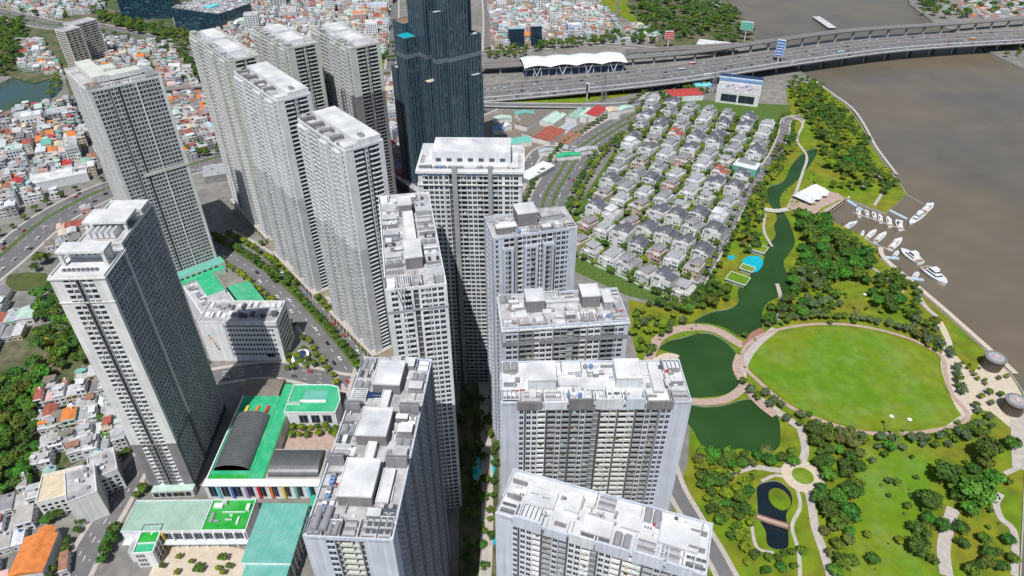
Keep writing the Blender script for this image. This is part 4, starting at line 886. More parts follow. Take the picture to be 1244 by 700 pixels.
mb = MB(); mb.box(ID, .3, 47.5, .3, 27.5, 0, 15.6, 'offwhite', bottom=False); mb.build('wall', root); m_ = MB(); m_.hexa([(0, 0, 15.7), (48, 0, 15.7), (48, 28, 15.7), (0, 28, 15.7)], [(0, 13.8, 18), (48, 13.8, 18), (48, 14.2, 18), (0, 14.2, 18)], 'emerald'); m_.build('roof', root)
for i in range(17):
    m_ = MB(); x = 1 + i * 2.8; m_.hexa([(x, 0, 15.75), (x + .3, 0, 15.75), (x + .3, 28, 15.75), (x, 28, 15.75)], [(x, 13.8, 18.12), (x + .3, 13.8, 18.12), (x + .3, 14.2, 18.12), (x, 14.2, 18.12)], 'palegreen'); m_.build('roof_rib', root)
# bottom-left named blocks
bld('apartment_block', 'beige box building with blank flat tan roof among the bottom left shacks', 'building', *P(57, 632), 20, 22, 21, 16, 'palecream', 'beige', 'palecream', (6, 5), group=None)
bld('apartment_block', 'six-storey pale building with a bare wall, beside the street at bottom left', 'building', *P(98, 640), 30, 16, 24, 22, 'palecream', 'roofmix', 'offwhite', (0, 7), clutter=6)
bld('apartment_block', 'tall narrow pale building with roof clutter beside the crosswalk street', 'building', *P(122, 605), 32, 15, 20, 17, 'offwhite', 'roofmix', 'offwhite', (4, 6), clutter=5)
bld('warehouse', 'large white-roofed warehouse at the left beside the ring road', 'warehouse', *P(40, 234), 30, 55, 30, 9, 'offwhite', 'roofwhite', 'offwhite', clutter=3)
bld('warehouse', 'grey metal roofed depot behind the diagonal row, at the ring road', 'warehouse', *P(250, 224), 22, 50, 26, 9, 'grey', 'midgrey', 'offwhite', clutter=4)
for (u, v, w, d, lb) in ((18, 712, 17, 24, 'large bright orange roof at the very bottom left corner'), (42, 686, 9, 17, 'smaller bright orange roof right of the large one, bottom left')):
    root = thing('orange_roofed_house', lb, 'house', (*P(u, v), 0), R(10)); mb = MB(); mb.box(ID, .2, w - .2, .2, d - .2, 0, 9, 'offwhite', bottom=False); mb.build('wall', root); mb = MB(); gable(mb, w, d, 9.02, 2.4, 'orange'); mb.build('roof', root); panes(root, ID, 1, w - 1, .2, 2, 1.6, 3, 'windowglass')
bld('bus_shed', 'small yellow bus-length shed between trees at left', 'shed', *P(52, 420), 26, 26, 6, 4, 'yellow', 'yellow', 'yellow')
bld('shopping_block', 'low building with a white canopy roof at the boulevard corner behind the white tower', 'building', *P(643, 225), 50, 46, 17, 6, 'grey', 'white', 'white')
# upper left towers and malls
root = tower('apartment_slab', 'old yellowish balcony block in the upper left corner beside the lake', *P(107, 82), 62, lambda root, wall, pane, rail, F, reg: (vol(wall, pane, rail, F, 0, 40, 0, 22, 0, 62, 3.4, dict(F=rep((3, [('k', 3, 'beige'), ('k', 3, 'palecream'), ('w', 2.4, 'palecream')])), R=rep((3, [('k', 3, 'palecream'), ('w', 2.4, 'beige')]))), 'palecream'), vol(wall, pane, rail, F, -26, -.1, -18, 4, 0, 62, 3.4, dict(F=rep((3, [('k', 3, 'beige'), ('w', 2.4, 'palecream')])), R=rep((3, [('k', 3, 'palecream'), ('w', 2.4, 'beige')]))), 'palecream')), None)
def mall(x, y, phi, w, d, h, label):
    return tower('glass_mall', label, x, y, phi, lambda root, wall, pane, rail, F, reg: (vol(wall, pane, rail, F, 0, w, 0, d, 0, h, 4.2, dict(F=[('c', 3.4, 'darkframe')] * 14, R=[('c', 3.4, 'darkframe')] * 8), 'darkframe', corner='darkframe', roof='midgrey'), roofscape(root, F, w, d, h, random.Random(int(w)), rooms=((w * .5, w * .62, d * .3, d * .6, 2, 'cyan', 'cyan'),))), None)
mall(*P(150, 26), 14, 95, 60, 38, 'dark teal glass mall at the top left edge of the picture')
mall(*P(214, 34), -24, 110, 80, 34, 'grey flat-roofed mall with blue glass corner, behind the cream slab')
bld('banner_hall', 'long white building with magenta banners in front of the grey mall', 'building', *P(212, 30), -25, 80, 9, 12, 'white', 'white', 'white')
for (u, v) in ((214, 22), (229, 26)): pass
bld('glass_office', 'dark green glass office beside the skyscraper, left of the two by the station', 'office', *P(618, 58), 6, 26, 18, 30, 'darkglass', 'roofmix', 'cyan', (6, 4))
bld('glass_office', 'dark blue glass office above the white-roofed station', 'office', *P(645, 56), 6, 18, 18, 32, 'darkglass', 'roofmix', 'offwhite', (5, 4))
bld('corner_block', 'white block with blue windowed corner behind the skyscraper to its left', 'building', *P(464, 178), -30, 18, 22, 24, 'bluewhite', 'roofmix', 'white', (5, 6), clutter=2)
# showroom block at the north end of the villas
x0_, y0_ = P(868, 124); x1_, y1_ = P(950, 134); ph = atan2(y1_ - y0_, x1_ - x0_)
root = thing('showroom_building', 'white building with blue roof band at the north end of the villas', 'showroom', (x0_, y0_, 0), ph)
mb = MB(); mb.box(ID, .2, 56.8, .2, 40, 0, 15.5, 'offwhite', bottom=False); mb.box(ID, 0, 57, 38, 48, 0, 24, 'white', bottom=False); mb.build('wall', root)
rimroof(root, ID, 57, 38, 16, 'roofmix', 'white', .8); m_ = MB(); m_.box(ID, -.5, 57.5, 38.5, 48, 24.05, 25, 'navy'); m_.box(ID, -.6, 57.6, 37.2, 37.9, 18.5, 22, 'bluetin'); m_.box(ID, -.6, 57.6, 37.2, 37.9, 22.1, 23.6, 'paleblue'); m_.build('roof_band', root)
panes(root, ID, 6, 52, .2, 3, 10, 2, 'windowglass', 'window_bay', 'midgrey', gap=.1)
for i in range(7): m_ = MB(); a = 6 + i * 6; m_.box(ID, a, a + 3, 14 + (i % 3) * 6, 17 + (i % 3) * 6, 16.1, 17.4, rnd.choice(['grey', 'blue', 'white', 'tank'])); m_.build('roof_unit', root)
root = thing('red_roofed_hall', 'low white hall with a shallow red roof beside the showroom building', 'hall', (*P(815, 124), 0), R(8))
mb = MB(); mb.box(ID, 0, 46, 0, 26, 0, 8, 'white', bottom=False); mb.build('wall', root); mb = MB(); mb.hexa([(-.5, -.5, 8.05), (46.5, -.5, 8.05), (46.5, 26.5, 8.05), (-.5, 26.5, 8.05)], [(10, 11, 11), (36, 11, 11), (36, 13, 11), (10, 13, 11)], 'redroof'); mb.build('roof', root)
bld('blue_shed', 'bright blue roofed shed below the elevated highway', 'shed', *P(845, 112), 6, 26, 18, 7, 'white', 'cyan', 'bluetin')
bld('riverside_warehouse', 'wide low white warehouse roof among trees above the elevated highway', 'warehouse', *P(845, 60), -22, 52, 30, 8, 'offwhite', 'roofwhite', 'offwhite')

# ------------------------------------------------------------------ market sheds
ROOFC = ['tin', 'tin', 'rust', 'brownroof', 'mint', 'offwhite', 'paleblue', 'palegrey', 'brickred', 'roofmix', 'roofmix', 'tin', 'offwhite', 'palegrey', 'pink', 'midgrey', 'beige', 'roofmix', 'concrete', 'warmgrey', 'grey', 'midgrey', 'roofmix', 'concrete', 'tin', 'palegrey', 'orange', 'palegreen', 'redroof', 'rust', 'rust', 'beige', 'brownroof', 'brickred', 'orange', 'mint', 'teal', 'grey', 'offwhite', 'midgrey']
CN = dict(roofwhite='whitish', bluewhite='bluish white', palecream='cream', concrete='bare concrete', warmgrey='dark grey', grey='grey', tin='grey tin', rust='rusty brown', brownroof='dark brown', mint='pale mint', teal='teal', offwhite='off-white', paleblue='pale blue', redroof='red', palegrey='pale grey', brickred='brick red', orange='orange', palegreen='light green', roofmix='stained concrete', white='white', pink='pinkish', midgrey='mid grey', beige='beige', slate='slate grey', bluetin='blue', yellow='yellow')
mk_sheds = []
for (u, v, a, w, d, k, h) in ((700,152,58,34,16,'palegreen',8),(712,150,58,30,15,'mint',8),(724,150,58,34,18,'redroof',9),(738,146,10,16,14,'beige',11),(752,140,30,26,10,'mint',6),(668,178,58,40,26,'brickred',6),(690,182,58,36,18,'rust',6),(648,172,50,26,18,'brownroof',6),(618,182,20,30,18,'teal',6),(640,160,58,40,18,'brownroof',6),(672,156,58,36,20,'mint',6),(600,150,10,24,10,'mint',5),(626,144,8,26,10,'teal',5),(600,164,10,14,12,'bluetin',6),(612,160,30,12,10,'white',6),(700,190,20,30,8,'tin',5),(676,196,10,30,8,'emerald',5),(655,190,10,20,8,'tin',5),(690,165,58,26,16,'tin',6),(635,150,30,20,14,'brownroof',5)):
    x, y = P(u, v); root = thing('market_shed', '', 'shed', (x, y, 0), R(a), 'sheds of the market yard')
    mb = MB(); mb.box(ID, .1, w - .1, .1, d - .1, 0, h, 'palecream', bottom=False); mb.build('wall', root)
    nr = 2 if d > 14 else 1
    for j in range(nr):
        mb = MB(); gable(mb, w, d / nr, h, 2.2, k, .2) if nr == 1 else mb.hexa([(0, j * d / 2, h), (w, j * d / 2, h), (w, (j + 1) * d / 2, h), (0, (j + 1) * d / 2, h)], [(0, (j + .5) * d / 2, h + 1.8), (w, (j + .5) * d / 2, h + 1.8), (w, (j + .52) * d / 2, h + 1.8), (0, (j + .52) * d / 2, h + 1.8)], k)
        mb.build('roof', root)
    mk_sheds.append((root, k))
for (o, k), r_, j, n_ in rows(mk_sheds, lambda q: uv(q[0].location.x, q[0].location.y), 5):
    o['label'] = '%s roofed market shed, %s from left in %s row from front' % (CN.get(k, k), ordn(j), ordn(r_))

# ------------------------------------------------------------------ dense small houses
HREG = [  # name, polygon px, angle, plot width, plot depth, height range, skip probability
    ('bottom left shanty quarter', [(-60,640),(20,600),(52,560),(60,520),(130,500),(166,550),(140,600),(104,645),(78,700),(70,760),(-60,760)], 24, 6.5, 12, (3.5, 9), .08),
    ('shacks above beige block', [(56,462),(120,450),(148,500),(156,545),(60,552),(48,520)], 20, 7, 12, (4, 11), .15),
    ('yard by ring road', [(52,296),(108,256),(118,284),(84,326),(60,318)], 30, 9, 12, (3.5, 6), .25),
    ('left edge by trees', [(-50,362),(38,362),(38,412),(-50,440)], 15, 10, 16, (4, 8), .25),
    ('left housing quarter', [(-70,158),(85,128),(104,160),(122,214),(60,245),(-70,290)], 28, 7.5, 16, (6, 15), .04),
    ('strip behind lattice tower', [(196,112),(250,108),(268,176),(222,198)], 38, 7.5, 15, (5, 13), .06),
    ('blocks beside skyscraper', [(430,95),(486,100),(490,196),(470,196)], 10, 9, 16, (8, 16), .1),
    ('quarter behind cream slabs', [(286,-30),(474,-30),(470,70),(440,84),(260,72),(262,40)], 12, 8, 17, (7, 17), .02),
    ('quarter above station', [(594,-30),(700,-30),(750,40),(730,50),(598,60)], 8, 8, 17, (8, 20), .03),
    ('top left corner', [(-40,-30),(130,-30),(125,14),(60,24),(0,8),(-40,0)], 20, 9, 18, (6, 14), .15),
    ('behind lattice tower roof', [(106,50),(205,56),(240,100),(232,112),(120,112)], 20, 9, 15, (6, 14), .2),
    ('lake shore', [(20,50),(50,52),(78,84),(76,92),(20,86)], 30, 8, 14, (4, 9), .2),
    ('far river bank', [(1140,12),(1244,-10),(1300,-20),(1300,20),(1180,24)], 20, 8, 13, (4, 8), .3),
    ('left of riverside trees', [(748,36),(790,30),(800,52),(745,52)], 14, 9, 14, (5, 9), .4)]
hs = []
for ri, (nm, px, ang, pw, pd, hr, skip) in enumerate(HREG):
    poly = PL(px); a = R(ang); ca, sa = cos(a), sin(a)
    us = [x * ca + y * sa for x, y in poly]; vs = [-x * sa + y * ca for x, y in poly]
    v = min(vs); k = 0
    while v < max(vs):
        u = min(us) + rnd.random() * 5; n = 0
        while u < max(us):
            w = pw * rnd.uniform(.6, 1.45); d = pd * rnd.uniform(.8, 1.05); x = u * ca - v * sa; y = u * sa + v * ca
            cx2, cy2 = x + w / 2 * ca - d / 2 * sa, y + w / 2 * sa + d / 2 * ca
            if inpoly(cx2, cy2, poly) and rnd.random() > skip: hs.append((ri, x, y, a + rnd.uniform(-.04, .04), w - .4, d, rnd.uniform(*hr)))
            u += w; n += 1
            if n % 14 == 13: u += 5
        v += pd + (.5 if k % 2 == 0 else 4.5); k += 1
avoid = [P(24, 700), P(46, 680)] + [P(u, v) for u, v in ((300,40),(330,14),(352,30),(372,8),(396,22),(418,10),(430,34),(446,52),(452,22),(412,44),(466,6),(344,50),(604,20),(628,30),(650,14),(668,34),(684,12),(690,44),(712,36),(640,6),(470,150),(480,120),(446,128),(30,160),(84,196),(60,150),(12,200),(100,176))] + [P(57, 632), P(98, 640), P(122, 605), P(70, 615), P(110, 620), P(40, 234), P(80, 232), P(60, 230), P(464, 178), P(618, 58), P(645, 56)]
hs = [h for h in hs if all(math.hypot(h[1] - a[0] - 5, h[2] - a[1] - 5) > (17 if h[2] < 320 else 16) for a in avoid)]
WALLC = ['offwhite', 'palecream', 'palegrey', 'white', 'white', 'beige', 'pink', 'midgrey', 'cream', 'mint', 'offwhite']
def house_geo(F, w, d, h, r, far):
    """returns dict of part meshes"""
    wk = r.choice(WALLC); rk = r.choice(ROOFC); P_ = {}
    mb = MB(); mb.box(F, 0, w, 0, d, 0, h, wk, 'roofmix', False); 
    if not far:
        f = 1.3 if h < 6 else 3.2
        mb.box(F, -.12, w + .12, -.5, 0, h - .5, h + .2, wk)
    P_['wall'] = mb; rf = MB(); ty = r.random()
    if ty < .42 or h < 6.5:       # pitched or mono-pitch sheet roof
        o = .25
        c = [F(-o, -o), F(w + o, -o), F(w + o, d + o), F(-o, d + o)]
        if r.random() < .5:
            m1, m2 = F(w / 2, -o), F(w / 2, d + o)
            z = h + .05; zz = h + w * .16
            rf.face([(*c[0], z), (*m1, zz), (*m2, zz), (*c[3], z)], rk); rf.face([(*m1, zz), (*c[1], z), (*c[2], z), (*m2, zz)], rk)
            rf.face([(*c[0], z), (*c[1], z), (*m1, zz)], wk); rf.face([(*c[2], z), (*c[3], z), (*m2, zz)], wk)
        else:
            z1_ = h + .15; z2 = h + d * r.uniform(.03, .09)
            rf.face([(*c[0], z1_), (*c[1], z1_), (*c[2], z2), (*c[3], z2)], rk); rf.face([(*c[1], z1_ - .3), (*c[2], z1_ - .3), (*c[2], z2), (*c[1], z1_)], rk); rf.face([(*c[3], z1_ - .3), (*c[0], z1_ - .3), (*c[0], z1_), (*c[3], z2)], rk); rf.face([(*c[2], z1_ - .3), (*c[3], z1_ - .3), (*c[3], z2), (*c[2], z2)], rk)
    else:                          # flat roof with stair room and partial sheet cover
        q = d * r.uniform(.3, .6); a = d * r.uniform(.1, .4)
        rf.box(F, .2, w - .2, a, a + q, h + 2.4, h + 2.6, rk); rf.box(F, .25, w * .6, a + .2, a + q - .2, h, h + 2.4, wk, rk, False)
        for (b0, b1, c0_, c1_) in ((0, w, 0, .2), (0, w, d - .2, d), (0, .2, .2, d - .2), (w - .2, w, .2, d - .2)): rf.box(F, b0, b1, c0_, c1_, h, h + .8, wk, bottom=False)
    P_['roof'] = rf
    wn = MB(); nf = max(1, int(h / 3.3))
    for f in range(nf):
        for i in range(2 if w > 5 else 1):
            n = 2 if w > 5 else 1; a = w * (i + .2) / n; b = w * (i + .8) / n; z = f * 3.3 + 1
            p0, p1 = F(a, -.04), F(b, -.04); wn.face([(*p0, z), (*p1, z), (*p1, z + 1.5), (*p0, z + 1.5)], 'door_dark', r.random())
        if not far:
            for i in range(3):
                p0, p1 = F(w + .04, d * (i + .3) / 3), F(w + .04, d * (i + .6) / 3); z = f * 3.3 + 1; wn.face([(*p0, z), (*p1, z), (*p1, z + 1.3), (*p0, z + 1.3)], 'door_dark', r.random())
    P_['window'] = wn
    if not far and r.random() < .5:
        tk = MB(); x, y = F(w * .7, d * .8); zt = h + (2.6 if ty >= .42 and h >= 6.5 else 1.2); tk.tube((x, y, h), (x, y, zt + 1.4), .75, r.choice(['tankwhite', 'tank', 'bluetin']), 7); P_['water_tank'] = tk
    return P_, wk, rk
hs.sort(key=lambda h: -size_px((h[1], h[2], h[6])) * math.sqrt(h[4] * h[5]))
near = []
for h in hs[:300]:
    root = thing('house', '', 'house', (h[1], h[2], 0), h[3], 'houses in ' + HREG[h[0]][0])
    parts, wk, rk = house_geo(ID, h[4], h[5], h[6], rnd, False)
    po = {}
    for n_, mb in parts.items():
        if mb.f: po[n_] = mb.build(n_, po['roof'] if n_ == 'water_tank' else root, 'stuff' if n_ == 'window' else None)
    near.append((root, h, rk, wk))
for ri in range(len(HREG)):
    for (o, h, rk, wk), r_, j, n_ in rows([q for q in near if q[1][0] == ri], lambda q: uv(q[1][1], q[1][2]), 10):
        o['label'] = '%s %s roof house, %s from left, row %s, %s' % ('low' if h[6] < 7 else 'tall' if h[6] > 11 else 'narrow' if h[4] < 7 else 'wide', CN.get(rk, rk), ordn(j), ['one', 'two', 'three', 'four', 'five', 'six', 'seven', 'eight', 'nine', 'ten', 'eleven', 'twelve', 'thirteen', 'fourteen', 'fifteen', 'sixteen', 'seventeen', 'eighteen', 'nineteen', 'twenty', 'twentyone', 'twentytwo'][r_], HREG[ri][0])
mb = MB()
for h in hs[300:]:
    parts, wk, rk = house_geo(frame(h[1], h[2], h[3]), h[4], h[5], h[6], rnd, True)
    for q in parts.values():
        for f, k, t in zip(q.f, q.m, q.t): mb.face([q.v[i] for i in f], q.mats[k], t)
tag(mb.build('distant_houses', None, 'stuff'), 'dense mass of distant small houses with many coloured roofs', 'houses')

mid = []
for (u, v, a, w, d, h, wk, rk, reg_) in ((300,40,12,24,18,30,'offwhite','roofmix','q'),(330,14,12,30,20,34,'palegrey','midgrey','q'),(352,30,12,16,22,26,'palecream','roofmix','q'),(372,8,12,34,26,22,'grey','tin','q'),(396,22,12,18,20,38,'white','roofmix','q'),(418,10,12,22,18,28,'offwhite','yellow','q'),(430,34,12,24,20,24,'pink','orange','q'),(446,52,10,20,26,30,'white','roofwhite','q'),(452,22,12,30,20,22,'white','paleblue','q'),(412,44,12,20,14,20,'offwhite','roofmix','q'),(466,6,12,18,18,40,'beige','roofmix','q'),(344,50,12,26,16,18,'midgrey','mint','q'),
    (604,20,8,18,16,26,'palecream','roofmix','s'),(628,30,8,22,18,22,'offwhite','brickred','s'),(650,14,8,26,20,34,'white','roofwhite','s'),(668,34,8,20,16,22,'white','midgrey','s'),(684,12,8,22,20,30,'palegrey','roofmix','s'),(690,44,8,24,14,18,'paleblue','white','s'),(712,36,8,20,16,16,'white','orange','s'),(640,6,8,18,18,36,'mint','roofmix','s'),
    (470,150,10,14,16,18,'bluewhite','roofmix','k'),(480,120,10,16,18,22,'white','roofwhite','k'),(446,128,10,14,14,20,'offwhite','roofmix','k'),
    (30,160,28,24,16,18,'white','roofwhite','l'),(84,196,28,14,26,18,'palecream','roofmix','l'),(60,150,28,30,18,12,'midgrey','tin','l'),(12,200,28,18,14,16,'offwhite','mint','l'),(100,176,28,16,20,16,'grey','roofmix','l')):
    x, y = P(u, v); o = bld('midrise_building', '', 'building', x, y, a, w, d, h, wk, rk, 'offwhite', (5, 4), 3.6, 'mid-rise buildings in the old quarters', 3); mid.append((o, wk, rk, reg_))
for rg, nm in (('q', 'quarter behind cream slabs'), ('s', 'quarter above the station'), ('k', 'left of skyscraper'), ('l', 'left housing quarter')):
    for (o, wk, rk, _), r_, j, n_ in rows([m for m in mid if m[3] == rg], lambda q: uv(q[0].location.x, q[0].location.y), 6):
        o['label'] = '%s mid-rise, %s roof, %s from left, %s row, %s' % (CN.get(wk, wk), CN.get(rk, rk), ordn(j), ordn(r_), nm)
# ------------------------------------------------------------------ villas
VM = {}
def villa_mesh(i):
    r = random.Random(i * 31 + 5); wk = ['white', 'white', 'offwhite', 'white', 'palecream', 'beige', 'palecream', 'white', 'white', 'pink', 'offwhite', 'white', 'cream', 'white'][i]; rk = ['slate', 'slatepale', 'slatepale', 'midgrey', 'slatepale', 'slatepale', 'slate', 'brickred', 'midgrey', 'slatepale', 'slate', 'roofwhite', 'midgrey', 'slate'][i]
    w, d = r.uniform(11.5, 14.5), r.uniform(13, 17); h = r.choice([6.8, 7.2, 9.6]); fl = i in (3, 8, 11, 12); A = MB(); A.box(ID, 0, w, 0, d, 0, h, wk, 'roofmix', False)
    u0 = r.uniform(.5, w * .4); u1 = min(w - .5, u0 + r.uniform(6, 8)); v0 = r.uniform(1.5, 4); v1 = d - r.uniform(.5, 3); A.box(ID, u0, u1, v0, v1, h, h + 3, wk, rk, False); p0 = r.uniform(.15, .55) * w; A.box(ID, p0, p0 + 3.6, -1.5, 0, 0, h + .5, wk, 'roofmix', False)
    B = MB()
    def hip(a0, a1, b0, b1, z, hh, o=.5):
        m_ = min(a1 - a0, b1 - b0) * .36
        B.hexa([(a0 - o, b0 - o, z), (a1 + o, b0 - o, z), (a1 + o, b1 + o, z), (a0 - o, b1 + o, z)], [(a0 + m_, b0 + m_, z + hh), (a1 - m_, b0 + m_, z + hh), (a1 - m_, b1 - m_, z + hh), (a0 + m_, b1 - m_, z + hh)], rk, bottom=True)
    if fl:
        B.box(ID, u0 - .4, u1 + .4, v0 - .4, v1 + .4, h + 3.02, h + 3.4, 'white', rk); B.box(ID, .3, w - .3, .2, .5, h + .02, h + 1, wk); B.box(ID, u1 + .1, w - .3, v1 - 4, v1 - 3.7, h + .02, h + 2.5, wk)
        for q in range(4): B.box(ID, .6 + q * .8, .8 + q * .8, .6, min(v0, 4), h + 2.2, h + 2.4, 'wood')
    else:
        hip(u0, u1, v0, v1, h + 3.05, 2.1)
        if u1 < w - 2: hip(u1 + .2, w, v0, d - 2, h + .05, 1.6, .25)
        if u0 > 2.2: hip(0, u0 - .2, v0 + 1, d - 1, h + .05, 1.5, .25)
        dx = (u0 + u1) / 2; B.box(ID, dx - .9, dx + .9, v0 - .2, v0 + 2.4, h + 3.1, h + 4.6, wk, rk)
    B.box(ID, p0 - .3, p0 + 3.9, -1.8, -.02, h + .52, h + .8, rk if not fl else 'white')
    C_ = MB(); C_.box(ID, p0 + 3.8, w - .2, -1.1, -.05, 3.3, 3.5, wk); C_.box(ID, p0 + 3.8, w - .2, -1.1, -1, 3.5, 4.4, 'railglass')
    D_ = MB(); D_.box(ID, u1 - 1.4, u1 - .6, v1 - 2, v1 - 1.2, h, h + 5.2, wk)
    return dict(wall=A.mesh('wall'), roof=B.mesh('roof'), balcony=C_.mesh('balcony'), chimney=D_.mesh('chimney')), (wk, rk)
wm_ = MB(); wm_.box(ID, -.6, .6, -.06, .06, -.8, .8, 'windowglass'); WIN = wm_.mesh('window')
gm_ = MB()
for a, b, c, e in ((-2, 15.5, -4.4, -4.2), (-2, -1.8, -4.2, 16.4), (15.3, 15.5, -4.2, 16.4)): gm_.box(ID, a, b, c, e, 0, 1.6, 'offwhite')
GW = gm_.mesh('garden_wall')
BL, BR, TR, TL = P(688, 300), P(820, 362), P(928, 160), P(784, 128)
NX, NY = 7, 13; vil = []; VT = []
for j in range(NY):
    for i in range(NX):
        s_ = i / (NX - 1) * .96; t_ = (j + (.12 if j % 2 else 0)) / (NY - 1)
        x = (BL[0] * (1 - s_) + BR[0] * s_) * (1 - t_) + (TL[0] * (1 - s_) + TR[0] * s_) * t_
        y = (BL[1] * (1 - s_) + BR[1] * s_) * (1 - t_) + (TL[1] * (1 - s_) + TR[1] * s_) * t_
        if (i, j) in ((6, 8),): continue
        vid = rnd.choice([0, 1, 2, 3, 4, 5, 6, 8, 9, 10, 11, 12, 13]) if j < 9 else rnd.choice([0, 1, 2, 3, 4, 8, 10, 13, 13]); vid = 7 if (i, j) in ((2, 9), (5, 7)) else vid
        if vid not in VM: VM[vid] = villa_mesh(vid)
        meshes, (wk, rk) = VM[vid]
        a0 = atan2(BR[1] - BL[1], BR[0] - BL[0]) * (1 - t_) + atan2(TR[1] - TL[1], TR[0] - TL[0]) * t_
        root = thing('villa', '%s villa with %s roofs, %s from boulevard in villa row %s' % (dict(white='white', offwhite='off-white', palecream='cream', beige='sandy', pink='pinkish', cream='greenish cream')[wk], CN.get(rk, 'pale slate' if rk == 'slatepale' else rk), ordn(i), ['one', 'two', 'three', 'four', 'five', 'six', 'seven', 'eight', 'nine', 'ten', 'eleven', 'twelve', 'thirteen', 'fourteen', 'fifteen', 'sixteen', 'seventeen'][j]), 'villa', (x + rnd.uniform(-1.2, 1.2), y + rnd.uniform(-1.5, 1.5), 0), a0 + R(rnd.uniform(-7, 7)) + (0 if j % 2 else pi if False else 0), 'villas on the estate')
        sc = rnd.uniform(1.12, 1.3); root.scale = (sc, sc * rnd.uniform(.95, 1.1), rnd.uniform(.95, 1.2))
        vp_ = {n_: link(n_, me, root) for n_, me in meshes.items()}
        vp_['chimney'].parent = vp_['roof']
        link('garden_wall', GW, root)
        for f in range(2):
            for q in (1.8, 4, 8.8, 11): link('window', WIN, root, None, (q, -.02, 1.9 + f * 3.5))
            for q in (3, 8, 12): link('window', WIN, root, None, (-.02, q, 1.9 + f * 3.5), pi / 2)
        for q in (5.5, 7.2): link('window', WIN, root, None, (q, 2.98, 8.8))
        vil.append((x, y))
        for q in range(7):
            lu, lv = rnd.choice([(-3.4, rnd.uniform(-4, 18)), (rnd.uniform(-2, 16), -7.5), (rnd.uniform(0, 15), 22.5), (17.6, rnd.uniform(-2, 18))]); c1, s1 = cos(a0), sin(a0); VT.append((x + lu * c1 - lv * s1, y + lu * s1 + lv * c1))
x, y = P(903, 212); root = thing('wrapped_building', 'building site wrapped in turquoise netting at the right side of the villas', 'building', (x - 14, y, 0), R(-32))
mb = MB(); mb.box(ID, 0, 26, 0, 20, 0, 12, 'tealroof', 'offwhite', False); mb.build('netting', root); mb = MB(); mb.box(ID, 3, 22, 5, 16, 12, 14.5, 'white', 'slatepale'); mb.build('roof', root)
# ------------------------------------------------------------------ elevated highway, railway, station
def deck(name, label, pts, w, th, rails, piers, pk=None, cat='bridge', group=None, cap=None):
    line = [(*P(u, v, z), z) for u, v, z in pts]; line = smoothline(line, 6); xy = [(p[0], p[1]) for p in line]; zz = [p[2] for p in line]
    root = thing(name, label, cat, (0, 0, 0), 0, group)
    mb = MB(); ribbon(mb, xy, w, zz, 'asphalt', depth=th); ribbon(mb, xy, w * .6 if not isinstance(w, list) else 8, [z - th - .01 for z in zz], 'concrete', depth=th); mb.build('deck', root)
    mb = MB()
    for off_, rw, rh, k in rails: ribbon(mb, offset(xy, off_), rw, [z + rh for z in zz], k, depth=rh)
    mb.build('barrier', root, 'stuff')
    acc = 0
    for i in range(len(xy) - 1):
        a, b = xy[i], xy[i + 1]; L = math.hypot(b[0] - a[0], b[1] - a[1]); ph_ = atan2(b[1] - a[1], b[0] - a[0]); t = -acc % piers
        while t < L:
            x, y = a[0] + (b[0] - a[0]) * t / L, a[1] + (b[1] - a[1]) * t / L; z = zz[i] + (zz[i + 1] - zz[i]) * t / L - th
            if z > 2.5:
                p = MB(); Fp = frame(x, y, ph_)
                for q in ((-w * .28, w * .28) if w > 25 else (0,)):
                    p.box(Fp, -1.1, 1.1, q - 1.8, q + 1.8, -3, z - 2 - th * .6, 'concrete', bottom=False); p.hexa([(*Fp(-1.1, q - 1.8), z - 2 - th * .6), (*Fp(1.1, q - 1.8), z - 2 - th * .6), (*Fp(1.1, q + 1.8), z - 2 - th * .6), (*Fp(-1.1, q + 1.8), z - 2 - th * .6)], [(*Fp(-1.3, q - 4.5), z - th * .6), (*Fp(1.3, q - 4.5), z - th * .6), (*Fp(1.3, q + 4.5), z - th * .6), (*Fp(-1.3, q + 4.5), z - th * .6)], 'concrete')
                p.build('pier', root)
            t += piers
        acc += L
    return xy, zz, root
hw, hz, hroot = deck('highway_bridge', 'wide elevated highway crossing to the river bridge, many lanes of traffic', [(540,116,2),(590,113,2.5),(700,103,8),(820,90,12),(933,73,14),(1083,54,14),(1244,44,14),(1340,40,14)], 66, 1.8, [(-32.6, .7, 1.1, 'offwhite'), (32.6, .5, 1.1, 'concrete'), (-18, .5, 1, 'offwhite'), (-17.2, .5, .9, 'grey'), (4, .6, 1, 'concrete'), (19, .4, 1, 'concrete')], 42)
mb = MB()
for off_ in (-25.3, -13.6, -10, -6.4, -2.6, 8, 11.6, 15.2, 24):
    l2 = offset(hw, off_)
    for i in range(len(l2) - 1):
        a, b = l2[i], l2[i + 1]; L = math.hypot(b[0] - a[0], b[1] - a[1]); t = 2
        while t < L - 6:
            f = [t / L, (t + 5) / L]; ribbon(mb, [(a[0] + (b[0] - a[0]) * q, a[1] + (b[1] - a[1]) * q) for q in f], .17, [hz[i] + (hz[i + 1] - hz[i]) * q + .06 for q in f], 'paint'); t += 14
mb.build('lane_marking', hroot, 'stuff')
mw, mz, mroot = deck('metro_viaduct', 'narrow concrete railway viaduct running behind the highway and over the river', [(-60,155,11),(0,140,11),(85,119,11),(200,108,11),(245,104,11),(340,97,11),(459,87,11),(520,84,11),(590,81,11),(640,78,12),(762,70,12),(850,62,13),(933,50,15),(1033,37,15),(1150,29,15),(1244,22,15),(1340,17,15)], 11, 1.5, [(-5.2, .3, 1.2, 'concrete'), (5.2, .3, 1.2, 'concrete')], 35)
mb = MB()
for o in (-3.2, -1.7, 1.7, 3.2): ribbon(mb, offset(mw, o), .25, [z + .2 for z in mz], 'tank', depth=.2)
